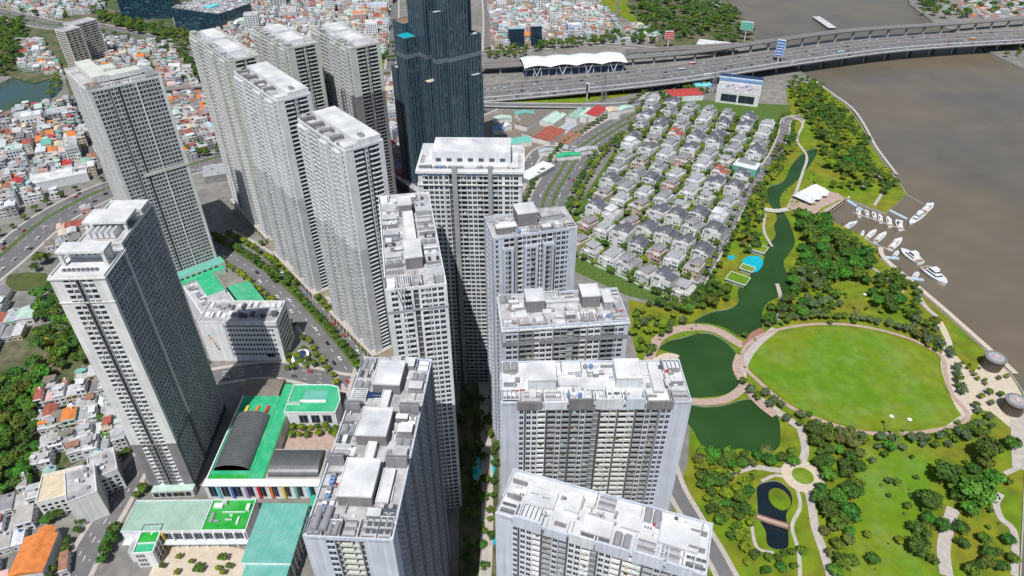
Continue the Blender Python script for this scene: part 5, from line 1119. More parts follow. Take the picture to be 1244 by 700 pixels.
mb.build('rail', mroot, 'stuff')
deck('railway_fan', 'broad fan of parallel railway tracks on a viaduct beside the station', [(762,62,12),(800,60,12),(850,57,12.5),(900,54,13.5)], 16, 1.5, [(-7.6, .3, 1.1, 'concrete'), (7.6, .3, 1.1, 'concrete'), (-3, .4, .3, 'wood'), (0, .4, .3, 'tank'), (3, .4, .3, 'wood')], 30)
deck('railway_fan', 'short stretch of parallel tracks between the skyscraper and the station', [(588,77,12),(612,76,12),(638,74,12)], 18, 1.5, [(-8.6, .3, 1.1, 'concrete'), (8.6, .3, 1.1, 'concrete'), (-4, .4, .3, 'wood'), (0, .4, .3, 'tank'), (4, .4, .3, 'wood')], 30)
deck('ramp_road', 'lower slip road curving from the ground up below the highway', [(540,124,3),(590,127,3),(650,128,3),(720,128.5,2),(760,127,1.2),(790,120,1),(812,108,1.5),(822,98,3)], 14, 1.2, [(-6.8, .4, .9, 'offwhite'), (6.8, .4, .9, 'offwhite')], 30, 'ramp')
a = P(637, 82, 16); b = P(762, 75, 16); ph = atan2(b[1] - a[1], b[0] - a[0]); Ls = math.hypot(b[0] - a[0], b[1] - a[1]); Dp = 46
root = thing('metro_station', 'metro station under a long scalloped white roof on V-shaped struts', 'station', (a[0], a[1], 0), ph)
N = 32; top = MB(); g = []
for i in range(N + 1):
    u = Ls * i / N; s_ = abs(sin(pi * i / 8)); row = []
    for j in range(7):
        v = Dp * j / 6 + (-3 * (1 - s_) if j == 0 else 0); z = 15.5 + 2.2 * s_ + 4.0 * sin(pi * j / 6) ** .8; row.append((u, v, z))
    g.append(row)
for i in range(N):
    for j in range(6): top.face([g[i][j], g[i + 1][j], g[i + 1][j + 1], g[i][j + 1]], 'white'); top.face([(x, y, z - .5) for x, y, z in (g[i][j + 1], g[i + 1][j + 1], g[i + 1][j], g[i][j])], 'offwhite')
    top.face([(*g[i][0][:2], g[i][0][2] - .5), (*g[i + 1][0][:2], g[i + 1][0][2] - .5), g[i + 1][0], g[i][0]], 'white')
top.build('canopy', root, smooth=False)
for q in range(4):
    u = Ls * (q + .5) / 4
    for v in (3, Dp - 3):
        for e in (-7, 7): st = MB(); st.tube((u, v, 1), (u + e, v - 1, 16.5), .55, 'white', 6); st.build('strut', root)
mb = MB(); mb.box(ID, 2, Ls - 2, 6, Dp - 6, 0, 9.6, 'navy', 'concrete', False); mb.box(ID, 1, Ls - 1, 5.5, 8, 9.7, 10.8, 'white'); mb.build('platform', root)
for i in range(14): st = MB(); u = 4 + i * (Ls - 8) / 13; st.box(ID, u - .5, u + .5, 5, 5.9, 0, 9.6, 'white'); st.build('column', root)
for i in range(8): st = MB(); u = 6 + i * (Ls - 12) / 7; st.box(ID, u - 4, u + 4, 8.2, 8.5, 4.4, 6.4, 'paleblue'); st.build('window_band', root)

# ------------------------------------------------------------------ pylons, billboards, lamp masts
def pylon(u, v, h, label):
    x, y = P(u, v); root = thing('power_pylon', label, 'pylon', (x, y, 0)); b = 4
    for sx in (-1, 1):
        for sy in (-1, 1): mb = MB(); mb.tube((sx * b, sy * b, 0), (sx * .6, sy * .6, h), .3, 'tower_steel', 4); mb.build('leg', root)
    mb = MB()
    for i in range(8):
        z0 = h * i / 9; z1 = h * (i + 1) / 9; r0 = b + (.6 - b) * i / 9; r1 = b + (.6 - b) * (i + 1) / 9
        for k in range(4):
            c = [(-1, -1), (1, -1), (1, 1), (-1, 1)]; p, q = c[k], c[(k + 1) % 4]; mb.tube((p[0] * r0, p[1] * r0, z0), (q[0] * r1, q[1] * r1, z1), .16, 'tower_steel', 3, caps=False); mb.tube((q[0] * r0, q[1] * r0, z0), (p[0] * r1, p[1] * r1, z1), .16, 'tower_steel', 3, caps=False)
    mb.build('lattice', root, 'stuff')
    for z in (h * .66, h * .8, h * .94): mb = MB(); mb.tube((-7, 0, z), (7, 0, z), .3, 'tower_steel', 4); mb.build('cross_arm', root)
pylon(733, 124, 42, 'grey lattice power pylon in the green wedge below the station')
pylon(866, 112, 26, 'short lattice pylon beside the bright blue shed')
pylon(749, 22, 36, 'far lattice mast on the grassy strip at the top of the picture')
def board(u, v, zc, w, h, k, label, cat='billboard', border='white', stripes=None, rz=0, D=3):
    x, y = P(u, v); root = thing('billboard', label, cat, (x, y, 0), R(rz))
    mb = MB(); mb.tube((0, 0, 0), (0, 0, zc), .8, 'white', 8); mb.build('pole', root)
    mb = MB(); mb.box(ID, -w / 2, w / 2, -D / 2, D / 2, zc, zc + h, border); mb.build('frame', root)
    mb = MB(); mb.box(ID, -w / 2 + .5, w / 2 - .5, -D / 2 - .12, -D / 2 - .02, zc + .5, zc + h - .5, k); mb.build('panel', root)
    for i in range(stripes or 0): mb = MB(); z = zc + h * (i + .6) / (stripes + .8); mb.box(ID, -w / 2 + 1.5, w / 2 - 1.5, -D / 2 - .3, -D / 2 - .15, z, z + h * .06, 'white'); mb.build('text_line', root)
board(811, 58, 14, 14, 13, 'red', 'red billboard with white lettering bars on a pole above the highway', stripes=3)
board(904, 50, 18, 20, 14, 'teal', 'teal billboard on a white pole at the river edge by the bridge', border='white', rz=-25)
board(942, 86, 22, 12, 24, 'blue', 'tall blue and white billboard standing over the highway', stripes=5, rz=-30)
board(713, 122, 12, 5, 12, 'darkgrey', 'narrow dark signboard on a white pole in the green wedge', rz=-40)
x, y = P(728, 18); root = thing('red_sculpture', 'dark red sail-shaped monument on the grassy strip at the top', 'monument', (x, y, 0)); mb = MB()
mb.hexa([(-9, -1, 0), (9, -1, 0), (9, 1, 0), (-9, 1, 0)], [(-9, -.6, 22), (2, -.6, 9), (2, .6, 9), (-9, .6, 22)], 'red'); mb.build('sail', root)
for u, v, h, w_ in ((1040, 386, 24, 'north of the oval lawn'), (1086, 548, 30, 'on the south rim of the oval lawn'), (1075, 523, 14, 'beside the taller mast south of the oval lawn')):
    x, y = P(u, v); root = thing('lamp_mast', 'tall grey floodlight mast ' + w_, 'lamp mast', (x, y, 0)); mb = MB(); mb.tube((0, 0, 0), (0, 0, h), .35, 'tower_steel', 6, .2); mb.build('pole', root)
    mb = MB(); mb.tube((0, 0, h - .4), (0, 0, h), 1.4, 'white', 8); mb.build('lamp_ring', root)

# ------------------------------------------------------------------ park pavilions
for u, v, lb in ((1203, 447, 'round brown slatted pavilion at the river edge, upper one of two'), (1228, 500, 'round brown slatted pavilion on the sandy plaza, lower one of two')):
    x, y = P(u, v); root = thing('round_pavilion', lb, 'pavilion', (x, y, 0), 0, 'round pavilions on the riverside plaza'); ring = lambda r: [(r * cos(i * pi / 14), r * sin(i * pi / 14)) for i in range(28)]
    root.scale = (.86, .86, .9)
    mb = MB(); mb.prism(ring(6.6), 0, 11, 'darkgrey'); mb.build('wall', root); mb = MB(); mb.prism(ring(8.6), 11.05, 12, 'warmgrey', bottom=True); mb.build('roof', root)
    mb = MB(); mb.prism(ring(6.2), 12.01, 12.3, 'midgrey'); mb.prism(ring(2.0), 12.31, 13, 'pink'); mb.build('roof_disc', root)
    for i in range(28): mb = MB(); c, s_ = cos(i * pi / 14), sin(i * pi / 14); mb.tube((7.2 * c, 7.2 * s_, 0), (8.3 * c, 8.3 * s_, 11), .22, 'wood', 4); mb.build('slat', root)
root = thing('riverside_restaurant', 'white folded-roof restaurant pavilion at the head of the marina', 'restaurant', (*P(984, 240), 0), R(38))
mb = MB(); mb.prism([(-16, -8), (15, -10), (18, 6), (-12, 9)], 0, 4, 'railglass'); mb.build('wall', root)
for i in range(6):
    mb = MB(); u = -18 + i * 6.4; mb.hexa([(u, -12 + i % 2 * 2, 4.1), (u + 6.2, -12 + i % 2 * 2, 4.1), (u + 6.2, 11, 4.1), (u, 11, 4.1)], [(u + (1 if i % 2 else 5), -7, 10 - (i % 2) * 2), (u + (1.4 if i % 2 else 5.4), -7, 10 - (i % 2) * 2), (u + 3.2, 6, 8), (u + 2.8, 6, 8)], 'white' if i % 3 else 'offwhite'); mb.build('roof_fold', root)
for i in range(9):
    x, y = P(1001 + i * 3.4, 262 - i * 2.4); mb = MB(); mb.box(frame(x, y, R(48)), -9, 9, -.9, .9, .2, .55, 'sand_paving'); 
    mb.build('terrace_step', None, 'structure')
sheet('terrace', smoothline(PL([(955,252),(972,232),(1003,232),(1026,241),(1000,263),(985,268),(978,258)]), 2, True), nz(.06), 'pink_paving')
for q in range(7):
    for px_ in (((956 + q * 3, 246 - q * 1.6), (966 + q * 2.4, 252 - q * 2)), ((990 + q * 4.2, 262 - q * 2.8), (1000 + q * 3.6, 252 - q * 1.4))):
        mb = MB(); ribbon(mb, [P(*px_[0]), P(*px_[1])], 1.3, .42 + q * .003, 'lawn', depth=.3); mb.build('planting_strip', None, 'structure')
for u, v, w, d, a, lb in ((880, 335, 18, 14, -35, 'flat green-roofed pavilion with white rim beside the canal'), (907, 298, 16, 13, -35, 'green-roofed garden pavilion above the turquoise pool'), (897, 322, 12, 9, -35, 'small green-roofed hut next to the turquoise pool')):
    root = thing('garden_pavilion', lb, 'pavilion', (*P(u, v + 8), 0), R(a)); mb = MB(); mb.box(ID, 1, w - 1, 1, d - 1, 0, 3.2, 'railglass', bottom=False); mb.build('wall', root); rimroof(root, ID, w, d, 3.8, 'lawn', 'white', .3, .4)
def pool(pts, lb, z=.16): o = sheet('swimming_pool', smoothline(PL(pts), 3, True), z, 'poolwater', depth=.15, kind=None); tag(o, lb, 'pool'); return o
pool([(903,316),(912,311),(924,313),(927,321),(919,331),(908,329),(903,323)], 'turquoise pool jutting into the canal beside the green-roofed pavilions', .3)
pool([(884,312),(890,310),(893,314),(887,316)], 'small turquoise pool beside the villa road')
pool([(575,560),(590,554),(601,557),(601,572),(594,585),(586,582),(576,586)], 'shaded turquoise pool between the towers')
pool([(585,642),(592,637),(599,643),(596,650),(603,656),(600,662),(588,664),(583,658)], 'small sunlit turquoise pool at the foot of the towers')
for t in range(8):
    a_ = t / 7.; u = 926 + 28 * a_; v = 632 + 7 * a_
root = thing('footbridge', 'dark pink footbridge across the dark lotus pond', 'footbridge', (0, 0, 0)); l_ = PL([(919, 629), (937, 635), (957, 641)])
mb = MB(); ribbon(mb, smoothline(l_, 4), 3.4, .9, 'pink_paving', depth=.4); mb.build('deck', root); mb = MB()
for o in (-1.6, 1.6): ribbon(mb, offset(smoothline(l_, 4), o), .15, 1.9, 'brick_paving', depth=1)
mb.build('railing', root)
root = thing('canal_bridge', 'short pale footbridge across the green canal', 'footbridge', (0, 0, 0)); l_ = PL([(928, 256), (942, 258), (958, 256)]); mb = MB(); ribbon(mb, smoothline(l_, 4), 5, 1.4, 'paving', depth=.5); mb.build('deck', root); mb = MB()
for o in (-2.4, 2.4): ribbon(mb, offset(smoothline(l_, 4), o), .15, 2.4, 'white', depth=1)
mb.build('railing', root)
# ------------------------------------------------------------------ boats
def boat(p0, p1, width, label, decks=1, cat='boat', hullk='white', flat=False):
    a, b = P(*p0, -2), P(*p1, -2); L = math.hypot(b[0] - a[0], b[1] - a[1]); root = thing('boat' if not flat else 'barge', label, cat, (a[0], a[1], -2.6), atan2(b[1] - a[1], b[0] - a[0]), 'boats moored in the marina' if cat == 'boat' else None)
    w = width; sh = [(0, .8), (.25, 1), (.6, 1), (.82, .72), (.94, .34), (1, .04)] if not flat else [(0, .96), (.03, 1), (.97, 1), (1, .96)]
    h = .9 + w * .16; lo = [(t * L * .97, -w / 2 * s_ * .8, 0) for t, s_ in sh] + [(t * L * .97, w / 2 * s_ * .8, 0) for t, s_ in sh[::-1]]; hi = [(t * L, -w / 2 * s_, h + t * .5) for t, s_ in sh] + [(t * L, w / 2 * s_, h + t * .5) for t, s_ in sh[::-1]]
    mb = MB(); mb.hexa(lo, hi, hullk, 'offwhite'); mb.build('hull', root)
    if flat:
        for i in range(6): mb = MB(); mb.box(ID, L * (.05 + i * .15), L * (.17 + i * .15), -w * .42, w * .42, h + .1, h + .7, 'palegrey'); mb.build('hatch', root)
        return
    z = h + .1
    for dk in range(decks):
        s_ = 1 - dk * .22; x0 = L * (.2 + dk * .06); x1 = L * (.68 - dk * .1); ww = w * .36 * s_
        mb = MB(); mb.hexa([(x0, -ww, z), (x1, -ww * .8, z), (x1, ww * .8, z), (x0, ww, z)], [(x0 + .3, -ww * .92, z + 1.9), (x1 - 1.4, -ww * .7, z + 1.9), (x1 - 1.4, ww * .7, z + 1.9), (x0 + .3, ww * .92, z + 1.9)], 'white'); cb_ = mb.build('cabin', root)
        mb = MB(); mb.hexa([(x0 + .5, -ww - .04, z + .7), (x1 - .4, -ww * .8 - .04, z + .7), (x1 + .06, ww * .8 + .04, z + .7), (x0 + .5, ww + .04, z + .7)], [(x0 + .6, -ww * .96 - .04, z + 1.5), (x1 - 1.1, -ww * .74 - .04, z + 1.5), (x1 - 1.0, ww * .74 + .04, z + 1.5), (x0 + .6, ww * .96 + .04, z + 1.5)], 'windowglass'); mb.build('window', cb_)
        z += 2.0
    mb = MB(); mb.box(ID, L * .3, L * .5, -w * .3, w * .3, z + .5, z + .7, 'white'); mb.tube((L * .32, 0, z), (L * .32, 0, z + 2.4), .08, 'tank', 4)
    mb.build('canopy', root); mb = MB(); mb.box(ID, L * .02, L * .18, -w * .36, w * .36, h + .06, h + .14, 'wood'); mb.build('rear_deck', root)
bts = [((1044,264),(1041,254),4,1,0),((1054,264),(1051,256),3.6,1,0),((1063,267),(1060,258),3.8,1,0),((1070,271),(1068,261),4,1,0),((1081,276),(1078,264),5,1,0),((1094,280),(1089,268),6,2,0),((1025,279),(1041,270),5,1,1),((1052,291),(1064,280),5,1,1),((1063,295),(1076,283),5.5,1,1),((1046,288),(1049,281),3,1,1),((1081,304),(1095,290),6,2,1)]
for i, (a, b, w, dk, row) in enumerate(bts):
    n = i if row == 0 else i - 6
    boat(a, b, w, 'white motorboat, %s from the left in the %s' % (ordn(n), 'row along the upper quay' if row == 0 else 'row along the lower quay of the marina'), dk)
boat((1123, 258), (1104, 274), 7.5, 'long white motor yacht moored outside the marina mouth, lower of a pair', 2)
boat((1121, 259), (1133, 248), 7, 'white motor yacht outside the marina mouth, upper of a pair', 2)
boat((1118, 321), (1094, 304), 11, 'wide white catamaran at the upper floating pier', 2)
boat((1122, 326), (1149, 347), 12, 'wide white catamaran at the lower floating pier, lowest boat of all', 2)
boat((1086, 312), (1091, 306), 4, 'small boat with white canopy beside the upper catamaran', 1); boat((1110, 338), (1115, 332), 4.5, 'small boat with white canopy beside the lower catamaran', 1)
boat((864, 3), (884, 13), 13, 'blue and white river ferry at the top bank', 2, 'ferry', 'blue'); boat((991, 22), (1011, 36), 15, 'long grey cargo barge in the river beyond the bridges', 0, 'barge', 'grey', True)
for px, lb, w in (([(1080,255),(1102,266)], 'floating pier beside the outer yachts', 3.5), ([(1027,242),(1048,255)], 'gangway at the inner corner of the marina', 3), ([(1071,312),(1092,314)], 'floating pier beside the upper catamaran', 3.5), ([(1100,337),(1122,340)], 'floating pier beside the lower catamaran', 3.5), ([(1100,236),(1122,248)], 'mooring boom running out from the park corner', .8), ([(1036,258),(1100,280)], 'thin floating walkway behind the small moored boats', 1.6), ([(1020,278),(1085,306)], 'floating walkway along the lower row of boats', 1.6)):
    mb = MB(); ribbon(mb, PL(px, -1.8), w, -1.6, 'paleblue' if w > 2.5 else 'midgrey', depth=.8); tag(mb.build('floating_pier'), lb, 'pier')
for (a, b, w, dk, row) in bts:
    p, q = P(*a, -2), P(*b, -2); L = math.hypot(q[0] - p[0], q[1] - p[1]); nx, ny = -(q[1] - p[1]) / L * (w / 2 + 1), (q[0] - p[0]) / L * (w / 2 + 1)
    mb = MB(); ribbon(mb, [(p[0] + nx - (q[0] - p[0]) * .1, p[1] + ny - (q[1] - p[1]) * .1), (p[0] + nx + (q[0] - p[0]) * .75, p[1] + ny + (q[1] - p[1]) * .75)], 1.1, -1.7, 'wood', depth=.6); mb.build('finger_pier', None, 'structure')
# ------------------------------------------------------------------ cars
def car_meshes(k, bus=False):
    L, w, h = (4.6, 1.9, 1.5) if not bus else (11, 2.6, 3.1); b = MB(); z = .35
    if bus: b.box(ID, -L / 2, L / 2, -w / 2, w / 2, z, h, k, 'white')
    else:
        b.hexa([(-L / 2, -w / 2, z), (L / 2, -w / 2, z), (L / 2, w / 2, z), (-L / 2, w / 2, z)], [(-L / 2 + .05, -w / 2 + .05, .95), (L / 2 - .1, -w / 2 + .05, .85), (L / 2 - .1, w / 2 - .05, .85), (-L / 2 + .05, w / 2 - .05, .95)], k, bottom=True)
        b.hexa([(-1.3, -.7, 1.42), (.5, -.7, 1.42), (.5, .7, 1.42), (-1.3, .7, 1.42)], [(-1.25, -.68, 1.5), (.45, -.68, 1.5), (.45, .68, 1.5), (-1.25, .68, 1.5)], k)
    g = MB()
    if bus: g.box(ID, -L / 2 + .4, L / 2 - .3, -w / 2 - .02, w / 2 + .02, 1.5, 2.4, 'windowglass'); g.box(ID, L / 2, L / 2 + .03, -w / 2 + .2, w / 2 - .2, 1.3, 2.6, 'windowglass')
    else: g.hexa([(-1.9, -.82, .93), (1.1, -.82, .9), (1.1, .82, .9), (-1.9, .82, .93)], [(-1.3, -.68, 1.41), (.5, -.68, 1.41), (.5, .68, 1.41), (-1.3, .68, 1.41)], 'windowglass')
    t = MB(); t.tube((0, -.12, .34), (0, .12, .34), .34, 'black', 8)
    return b.mesh('body'), g.mesh('window'), t.mesh('wheel'), L, w
CARK = [('white', 'white'), ('palegrey', 'silver'), ('darkgrey', 'dark grey'), ('black', 'black'), ('redroof', 'red'), ('white', 'white'), ('bluetin', 'blue'), ('offwhite', 'off-white')]
CM = {}
cars = []
def put_car(x, y, z, a, place, bus=None):
    k, nm = bus or rnd.choice(CARK); key = (k, bool(bus))
    if key not in CM: CM[key] = car_meshes(k, bool(bus))
    bd, gl, wh, L, w = CM[key]; o = thing('bus' if bus else 'car', '', 'bus' if bus else 'car', (x, y, z), a, 'vehicles on ' + place)
    link('body', bd, o); link('window', gl, o)
    for sx in (-.32, .32):
        for sy in (-.45, .45): link('wheel', wh, o, None, (sx * L, sy * w, 0))
    cars.append((o, nm, place))
def cars_on(line, zz, offs, n, place, bus=()):
    segs = []; acc = 0
    for i in range(len(line) - 1): L = math.hypot(line[i + 1][0] - line[i][0], line[i + 1][1] - line[i][1]); segs.append((acc, L)); acc += L
    used = []
    for c in range(n):
        for tr in range(20):
            t = rnd.uniform(.02, .98) * acc; of = rnd.choice(offs)
            if all(abs(t - q[0]) > 13 or q[1] != of for q in used): break
        used.append((t, of)); i = max(j for j in range(len(segs)) if segs[j][0] <= t); f = (t - segs[i][0]) / segs[i][1]
        a, b = line[i], line[i + 1]; an = atan2(b[1] - a[1], b[0] - a[0]); x = a[0] + (b[0] - a[0]) * f - sin(an) * of; y = a[1] + (b[1] - a[1]) * f + cos(an) * of
        u_, v_ = uv(x, y)
        if not (-5 < u_ < 1249 and -5 < v_ < 705): continue
        z = (zz[i] + (zz[i + 1] - zz[i]) * f + .05) if isinstance(zz, list) else zz
        put_car(x, y, z, an + (pi if of > 0 else 0), place, bus[c] if c < len(bus) else None)
cars_on(hw, hz, (-27, -23.4, -11.8, -8.2, -4.4, 9.8, 13.4, 24, 27), 150, 'elevated highway', (('bluetin', 'blue'), ('cyan', 'light blue'), ('orange', 'orange'), ('white', 'white'), ('red', 'red')))
cars_on(rd_main, .45, (-13.5, -8, 6.5, 15), 26, 'tree-lined tower boulevard')
cars_on(rd_ring, .45, (-16, -12, -7, 10, 14, 18), 60, 'left ring road')
cars_on(rd_nw, .5, (-17, -12, -6, 6, 12, 17), 46, 'upper left avenue')
cars_on(rd_villa, .5, (-15, -10, 0, 10, 15), 24, 'boulevard beside villas')
cars_on(rd_market, .5, (-3, 3), 6, 'the market street'); cars_on(rd_right, .5, (-2.5, 2.5), 7, 'the villa side road'); cars_on(rd_cross, .5, (-4, 4), 4, 'kindergarten street')
for plc in {c[2] for c in cars}:
    for (o, nm, _), r_, j, n_ in rows([c for c in cars if c[2] == plc], lambda q: uv(q[0].location.x, q[0].location.y), 10):
        o['label'] = '%s %s, %s from left in batch %s, %s' % (nm, o['category'], ordn(j), ['one', 'two', 'three', 'four', 'five', 'six', 'seven', 'eight', 'nine', 'ten', 'eleven', 'twelve', 'thirteen', 'fourteen', 'fifteen', 'sixteen'][r_], plc)
# ------------------------------------------------------------------ trees
def blob_tree(seed, nq, leafk, R_=1.0, flat=.8, lobes=7):
    r = random.Random(seed); mb = MB(); cs = [(0, 0, .15, .62)]
    for i in range(lobes): a = 2 * pi * i / lobes + r.uniform(-.4, .4); q = r.uniform(.38, .6); cs.append((q * cos(a), q * sin(a), r.uniform(-.15, .35), r.uniform(.3, .48)))
    for c in cs:
        n = int(nq * (c[3] ** 2) / sum(q[3] ** 2 for q in cs))
        for i in range(n):
            z = r.uniform(-.5, 1); t = r.uniform(0, 2 * pi); s_ = math.sqrt(1 - z * z); d = Vector((s_ * cos(t), s_ * sin(t), z)); rr_ = c[3] * r.uniform(.72, 1.08)
            p = Vector((c[0], c[1], c[2] * 1.0)) + d * rr_; p.z *= flat
            nrm = (d + Vector((r.uniform(-.6, .6), r.uniform(-.6, .6), r.uniform(-.3, .6)))).normalized(); u_ = nrm.orthogonal().normalized(); w_ = nrm.cross(u_); sz = r.uniform(.07, .15) * (1.45 if nq < 260 else 1)
            a2 = r.uniform(0, pi); U = u_ * cos(a2) + w_ * sin(a2); Wv = nrm.cross(U)
            mb.face([tuple(p + U * sz), tuple(p + Wv * sz * .8), tuple(p - U * sz), tuple(p - Wv * sz * .8)], leafk)
        # ragged dark core of the clump
        k = 6; ring1 = [(c[0] + c[3] * .7 * cos(2 * pi * i / k), c[1] + c[3] * .7 * sin(2 * pi * i / k), (c[2]) * flat) for i in range(k)]
        top_ = (c[0], c[1], (c[2] + c[3] * .75) * flat); bot = (c[0], c[1], (c[2] - c[3] * .5) * flat)
        for i in range(k): mb.face([ring1[i], ring1[(i + 1) % k], top_], leafk); mb.face([ring1[(i + 1) % k], ring1[i], bot], leafk)
    return mb
SP = dict(leaf='broad green', leafdark='dark green', leaflight='bright yellow-green', leafgrey='grey-green feathery', leafbrown='brownish')
NEAR = {k: [blob_tree(i * 7 + j, 430, k) for j in range(3)] for i, k in enumerate(SP)}
FAR = {k: [blob_tree(i * 9 + j + 50, 110, k, lobes=5) for j in range(3)] for i, k in enumerate(SP)}
NM = {}
tk_ = MB(); tk_.tube((0, 0, 0), (0, 0, 1.0), .055, 'bark', 6, .035)
for a in range(4): tk_.tube((0, 0, .55), (.28 * cos(a * 1.6), .28 * sin(a * 1.6), 1.05), .03, 'bark', 4, .012)
TRUNK = tk_.mesh('trunk')
trees = []
def keep(x, y):
    return not any(inpoly(x, y, p) for p in ponds[:3]) and not inpoly(x, y, lawn)
def grove(place, px, n, r0, r1, sp='leaf leafdark leaf leaflight', gap=.7, only=None):
    poly = PL(px); xs = [p[0] for p in poly]; ys = [p[1] for p in poly]; sp = sp.split(); got = []; tr = 0
    while len(got) < n and tr < n * 30:
        tr += 1; x, y = rnd.uniform(min(xs), max(xs)), rnd.uniform(min(ys), max(ys))
        if not inpoly(x, y, poly) or not keep(x, y): continue
        r = rnd.uniform(r0, r1)
        if any(math.hypot(x - q[0], y - q[1]) < (r + q[2]) * gap for q in got): continue
        got.append((x, y, r, rnd.choice(sp), place))
    trees.extend(got)
def lineup(place, line, off, step, r0, r1, sp='leaf leafdark', jit=1.0, t0=0):
    l2 = offset(line, off); acc = t0; sp = sp.split()
    for i in range(len(l2) - 1):
        a, b = l2[i], l2[i + 1]; L = math.hypot(b[0] - a[0], b[1] - a[1]); t = -acc % step
        while t < L:
            x, y = a[0] + (b[0] - a[0]) * t / L + rnd.uniform(-jit, jit), a[1] + (b[1] - a[1]) * t / L + rnd.uniform(-jit, jit)
            if rnd.random() < .92 and not any(inpoly(x, y, p) for p in ponds) and not (place.startswith('ring') and uv(x, y)[0] < 925 and 415 < uv(x, y)[1] < 480): trees.append((x, y, rnd.uniform(r0, r1), rnd.choice(sp), place))
            t += step
        acc += L
one = lambda place, lst: trees.extend([(*P(u, v), r, s_, place) for u, v, r, s_ in lst])
grove('north park grove by the river', [(985,104),(1030,138),(1060,192),(1040,212),(1003,208),(990,165),(965,125)], 105, 4.5, 8, 'leafdark leaf leaflight leafdark', .55)
grove('park corner above the marina', [(1003,205),(1055,198),(1090,226),(1078,238),(1010,230)], 34, 4, 7, 'leafdark leaf leaflight', .6)
grove('bank between canal and road', [(912,250),(925,222),(950,172),(972,168),(950,208),(932,226),(926,262),(920,300),(905,315),(895,290)], 70, 3.6, 6.2, 'leaf leafdark leafbrown leaflight')
grove('grove below the marina', [(968,262),(1002,272),(1042,300),(1062,322),(1040,345),(1000,345),(975,332),(972,300)], 52, 5, 8.5, 'leafdark leafdark leaf', .62)
grove('riverside grove below marina piers', [(1048,346),(1085,330),(1112,352),(1122,380),(1105,392),(1060,378)], 22, 4, 7.5, 'leafdark leaf')
grove('grove above oval lawn, left', [(960,332),(1005,345),(1022,372),(985,392),(952,396),(932,400),(930,380),(955,362)], 36, 4, 6.5, 'leafdark leaf leafgrey')
grove('sandy path right of lawn', [(1105,392),(1135,392),(1142,432),(1125,422),(1105,408)], 14, 3, 5.5, 'leaf leafbrown leafgrey')
lineup('ring round oval lawn', lawn + [lawn[0]], 10.5, 6.6, 3.4, 4.5, 'leafgrey leafgrey leafgrey leaf', 1.0)
lineup('outer lawn ring', lawn[44:], 17, 8, 3.0, 4.5, 'leafgrey leaf', 1.5)
grove('grove right of round bed', [(985,528),(1040,535),(1046,560),(1038,600),(1034,640),(1010,650),(992,630),(990,585)], 32, 4, 8, 'leafdark leafdark leaf leafbrown leaf', .66)
grove('lower park path trees', [(995,640),(1035,645),(1035,690),(1010,700)], 12, 3.5, 6, 'leaf leafbrown')
grove('grove at the lower right', [(1128,585),(1160,570),(1200,545),(1205,590),(1190,635),(1150,620),(1140,650),(1108,665),(1105,640),(1125,620)], 20, 3.5, 6.5, 'leafdark leaf', .6)
one('grove at the lower right', [(1192,560,10,'leafdark'),(1178,610,12,'leaf'),(1142,588,9,'leafdark'),(1122,618,8,'leafdark'),(1112,672,7,'leafdark'),(1057,684,4.5,'leafdark'),(1058,563,3,'leafgrey'),(1078,588,3,'leafgrey'),(1164,648,5,'leafdark'),(1196,688,5,'leaf'),(1225,545,6,'leafdark')])
grove('park edge below the towers', [(842,552),(900,562),(908,600),(900,640),(905,672),(870,645),(850,600)], 40, 3.5, 6, 'leaf leafdark leaflight', .62)
grove('shrubby trees round the lotus pond', [(905,575),(918,580),(912,640),(928,680),(975,670),(960,700),(905,700),(900,640)], 16, 2.2, 3.8, 'leaf leaflight leafdark')
grove('bank below the lower pond', [(840,548),(900,556),(960,548),(965,565),(900,572),(850,570)], 22, 3.5, 5.5, 'leafbrown leafdark leaf')
grove('garden left of upper pond', [(768,380),(815,385),(835,395),(800,415),(785,440),(768,432)], 24, 3, 5, 'leaf leaflight leafgrey')
grove('trees below the last villa row', [(812,375),(862,345),(885,350),(880,372),(840,385),(770,372)], 24, 3.5, 7, 'leafdark leaf')
grove('lower right sparse lawn trees', [(1165,655),(1230,655),(1230,700),(1165,700)], 9, 2.5, 5, 'leaf leafdark')
grove('scattered small park trees', [(975,300),(1060,330),(1140,420),(1200,520),(1225,560),(1225,690),(1040,700),(1050,560),(960,520),(940,400),(960,330)], 60, 1.8, 3.6, 'leaf leaflight leafdark', 1.5); grove('clipped shrubs on the sandy plaza', [(1170,430),(1200,458),(1195,470),(1160,440)], 9, 1.6, 2.6, 'leaflight leafbrown')
one('by lower round pavilion', [(1190,485,3.2,'leaflight'),(1200,480,3.4,'leaf'),(1202,493,3,'leafbrown'),(1214,482,3,'leaf'),(1212,462,2.4,'leaf'),(1222,460,2.4,'leaflight')])
lineup('left edge of the villa boulevard', rd_villa, 23, 10, 3.2, 4.5); lineup('right edge of the villa boulevard', rd_villa, -23, 7, 3.6, 5.2, 'leaf leafdark'); lineup('right edge of the villa boulevard', rd_villa, -30, 8, 3.5, 5, 'leaflight leaf')
lineup('median of the tower boulevard', rd_main, 0, 7, 3.6, 4.8, 'leafdark leaf', .5); lineup('side strip of the tower boulevard', rd_main, 11, 7.5, 3.0, 4.2, 'leaflight leaf', .5); lineup('hospital side of the tower boulevard', rd_main, -21, 9, 3, 4.5, 'leaf leaflight')
lineup('outer edge of the villa side road', rd_right, -9, 10, 3, 4.8, 'leafdark leaf'); lineup('inner edge of the villa side road', rd_right, 9, 11, 2.5, 4, 'leaf')
